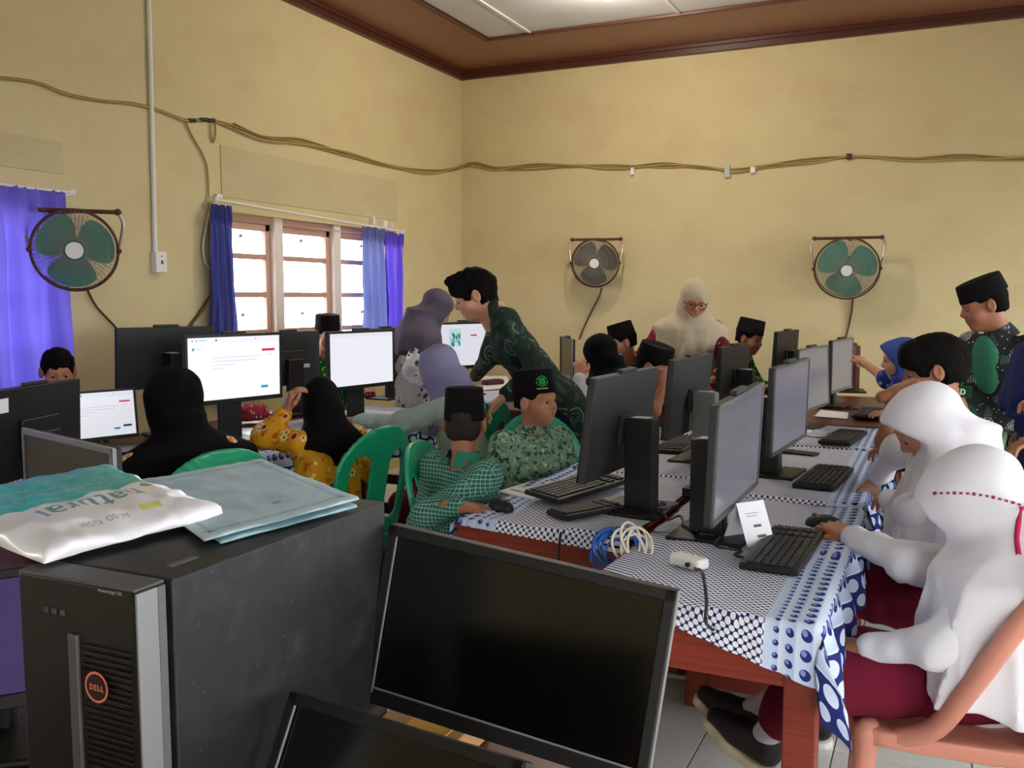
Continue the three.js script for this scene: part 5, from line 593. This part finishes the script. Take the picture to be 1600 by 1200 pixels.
{ const head = atD(1171, 530, 6.7), y = look(1171, 62); person({ label: 'boy in a tilted black cap in front of the back wall', head, yaw: y, pitch: 14, tyaw: 80, hip: V(-1.58, .52, head.z), s: .86, hs: .95, skin: M.skin2, shirt: M.limeGreen, peci: { tilt: -4, roll: -8, k: 1.08 }, hair: { vol: .002, spike: .0015, low: -.03 }, q: .015, arms: [{ hand: atD(1215, 590, 6.6).setY(.82) }, { hand: atD(1190, 590, 6.4).setY(.82) }] }); }
{ const head = atD(1408, 562, 5.0), y = look(1408, -85); const hip = V(.08, .5, -5.72); person({ label: 'girl in a blue scarf and starred sleeve pointing at a monitor', head, yaw: y, pitch: 10, tyaw: look(1408, -75), hip: V(hip.x, .52, hip.z), s: .9, hs: .95, shirt: M.starBlue, shirtName: 'blouse', hijab: { mat: M.hijabBlue, drop: .2, back: .16, hood: .055, slope: .5 }, q: .013, skin: M.skin3,
  arms: [{ hand: atD(1400, 640, 4.9).setY(.8), cuff: .9 }, { elbow: atD(1386, 593, 5.25), hand: atD(1349, 566, 5.6), pose: 'point', fd: atD(1333, 543, 5.85).sub(atD(1349, 566, 5.6)).normalize(), up: V(.3, .5, .8), cuff: .12 }] }); }
{ const head = atD(1458, 582, 3.25), y = look(1458, -82); const hip = atD(1500, 740, 3.3); person({ label: 'boy with thick black hair leaning on his elbow with his hand at his mouth', head, yaw: y, pitch: 12, roll: 4, tyaw: look(1480, -95), hip: V(hip.x, .5, hip.z), s: .88, hs: .96, skin: M.skin2, down: true, shirt: fabric('#1c3a26'), hem: .12, hair: { vol: .02, fringe: true, spike: .004, low: -.045 }, q: .012,
  arms: [{ elbow: atD(1384, 690, 3.15), hand: atD(1398, 612, 3.12), fd: V(.7, .35, -.1), up: V(-.3, .8, .4), pose: 'cup', cuff: .05 }, { hand: atD(1375, 668, 3.9).setY(.79), cuff: .1, hide: false }],
  extra: ({ add, g, L, chest, lat, front, up, H }) => { const t = canvas(128, 64, c => { fill(c, '#1c3a26', 0, 0, 128, 64); c.fillStyle = '#c8cfc0'; c.font = 'bold 44px sans-serif'; c.textAlign = 'center'; c.textBaseline = 'middle'; c.fillText('JTD', 64, 34); }, { clamp: true }); const p = atD(1498, 611, 3.2); add(g, 'back_lettering', new THREE.PlaneGeometry(.085, .042).applyMatrix4(M4(p, look(1498, 8), -18, -4)), fabric('#ffffff', { map: t })); } }); }
{ const head = atD(1448, 664, 2.78), y = look(1434, -84); const hip = atD(1500, 845, 2.8); person({ label: 'girl in a white scarf with a pointed brim looking down, second in the row', head, yaw: y, pitch: 42, tyaw: look(1450, -98), hip: V(hip.x, .5, hip.z), s: .86, hs: .95, skin: M.skin3, down: true, shirt: M.whiteShirt, hem: .12, hijab: { mat: M.hijabWhite, drop: .42, back: .34, wide: 1.0, hood: .052, slope: .5, loose: .006, folds: .09, nf: 9, side: .6, q: .008, down: V(.2, .98, 0) }, skirt: true, bottom: M.maroon, q: .011,
  arms: [{ elbow: atD(1425, 800, 2.7), hand: atD(1390, 770, 3.0).setY(.79), cuff: .92 }, { elbow: atD(1400, 705, 3.1), hand: atD(1370, 690, 3.25).setY(.8), cuff: .8 }] }); }
{ const head = atD(1524, 779, 2.24), y = look(1522, -104); const hip = V(.14, .52, -2.5), kn = [atD(1300, 1065, 2.2), atD(1360, 1030, 2.4)], an = [atD(1192, 1150, 2.5), atD(1172, 1112, 2.62)];
  person({ label: 'nearest girl in a white scarf and maroon skirt with her hand on the mouse', head, yaw: y, pitch: 34, tyaw: look(1500, -112), hip, s: .88, hs: .95, skin: M.skin2, shirt: M.whiteShirt, hem: .1, noface: true, sw: 1.0, hijab: { mat: M.hijabWhite, drop: .24, back: .33, wide: 1.25, hood: .1, loose: .008, folds: .065, nf: 9, side: .66, q: .007, ph: 2.2, down: V(.05, 1, .05), trace: (hj, add, hit) => { const a = []; for (let i = 0; i < 15; i++) { const t = i / 14, f = t2 => hit(1459 + 141 * t2, 771 + 20 * t2 - 8 * Math.sin(t2 * 3.1)); a.push(tube([f(t), f(t + .018), f(t + .036)], i % 3 ? .0028 : .004, 4, 5)); } add(hj, 'stitched_trim', merge(a), fabric('#a83452'), 'dashed red stitching across the scarf'); add(hj, 'pink_ribbon', tube([hit(1597, 792), hit(1592, 815), hit(1589, 840), hit(1592, 868)], .006, 16, 6), fabric('#c8305e'), 'pink ribbon'); } }, skirt: true, bottom: M.maroon, knees: kn, ankles: an, toes: V(-.8, .3, -.4), socks: fabric('#c9c4cc'), shoe: mat('#1a171b', .6), sole: mat('#d8cdb0', .7), q: .009,
  arms: [{ elbow: atD(1468, 1010, 2.08), hand: atD(1352, 1012, 2.2), cuff: .9, pose: 'relax', fd: V(-.9, -.15, -.3) }, { elbow: atD(1424, 880, 2.35), hand: atD(1325, 838, 2.62), fd: atD(1290, 815, 2.72).sub(atD(1325, 838, 2.62)).normalize(), pose: 'mouse', up: V(-.1, .9, .25), cuff: .93 }],
  extra: ({ add, g, nb, H, L }) => { const P = []; for (let i = 0; i < 12; i++) { const t = i / 11; P.push(atD(1458 + 140 * t, 771 + 22 * t - 6 * Math.sin(t * 3), 2.04 + .02 * Math.sin(t * 5))); } } }); }
{ const head = atD(1537, 478, 4.35), y = look(1537, -72); const hip = atD(1572, 720, 4.4); person({ label: 'man in a black cap and black, white and green batik shirt looking down', head, yaw: y, pitch: 16, tyaw: look(1560, -35), hip: V(hip.x, .84, hip.z), s: .98, hs: 1, skin: M.skin2, stand: true, down: true, shirt: M.monoBatik, shirtName: 'batik_shirt', hem: .2, collar: 'band', peci: { tilt: 8, k: 1.1, y: .05, hy: .76 }, hair: { vol: .001, spike: .001, low: -.04 }, q: .011,
  arms: [{ hand: atD(1600, 700, 4.2), cuff: .92 }, { hand: atD(1535, 690, 4.3), cuff: .92 }],
  extra: ({ add, g, L, chest, lat, up, front }) => add(g, 'shirt_panel', surface(ell(V(0, 0, 0), V(.07, .14, .034), new THREE.Matrix4().makeBasis(lat, up, front).setPosition(L(chest, -.01, .02, .091))), ...bounds([L(chest, 0, 0, .1)], .2), .009), fabric('#3a7a5e'), 'plain green front panel') }); }
{ const head = atD(1672, 470, 3.4), hip = atD(1650, 740, 3.45), y = look(1690, -60); person({ label: 'person in a navy top and feather-patterned skirt at the edge beside the batik man', head, yaw: y, tyaw: look(1690, -50), hip: V(hip.x, .86, hip.z), s: .98, hs: 1, stand: true, shirt: fabric('#2a2f62'), hem: .02, skirt: true, bottom: M.feather, hijab: { mat: fabric('#2a2f62'), drop: .3, back: .3, wide: 1.1 }, q: .014, arms: [{ hand: atD(1640, 690, 3.3) }, { hand: atD(1612, 640, 3.4), cuff: .9 }] }); }
{ const head = atD(512, 525, 6.05), y = look(512, 20); person({ label: 'boy in a black cap mostly hidden behind the blank white screen', head, yaw: y, pitch: 10, tyaw: y, hip: under(head, .1, .54, y), s: .88, shirt: M.limeGreen, peci: { k: 1.1 }, hair: { vol: .002, spike: .0015, low: -.03 }, q: .016 }); }
renderer.render(scene, camera);
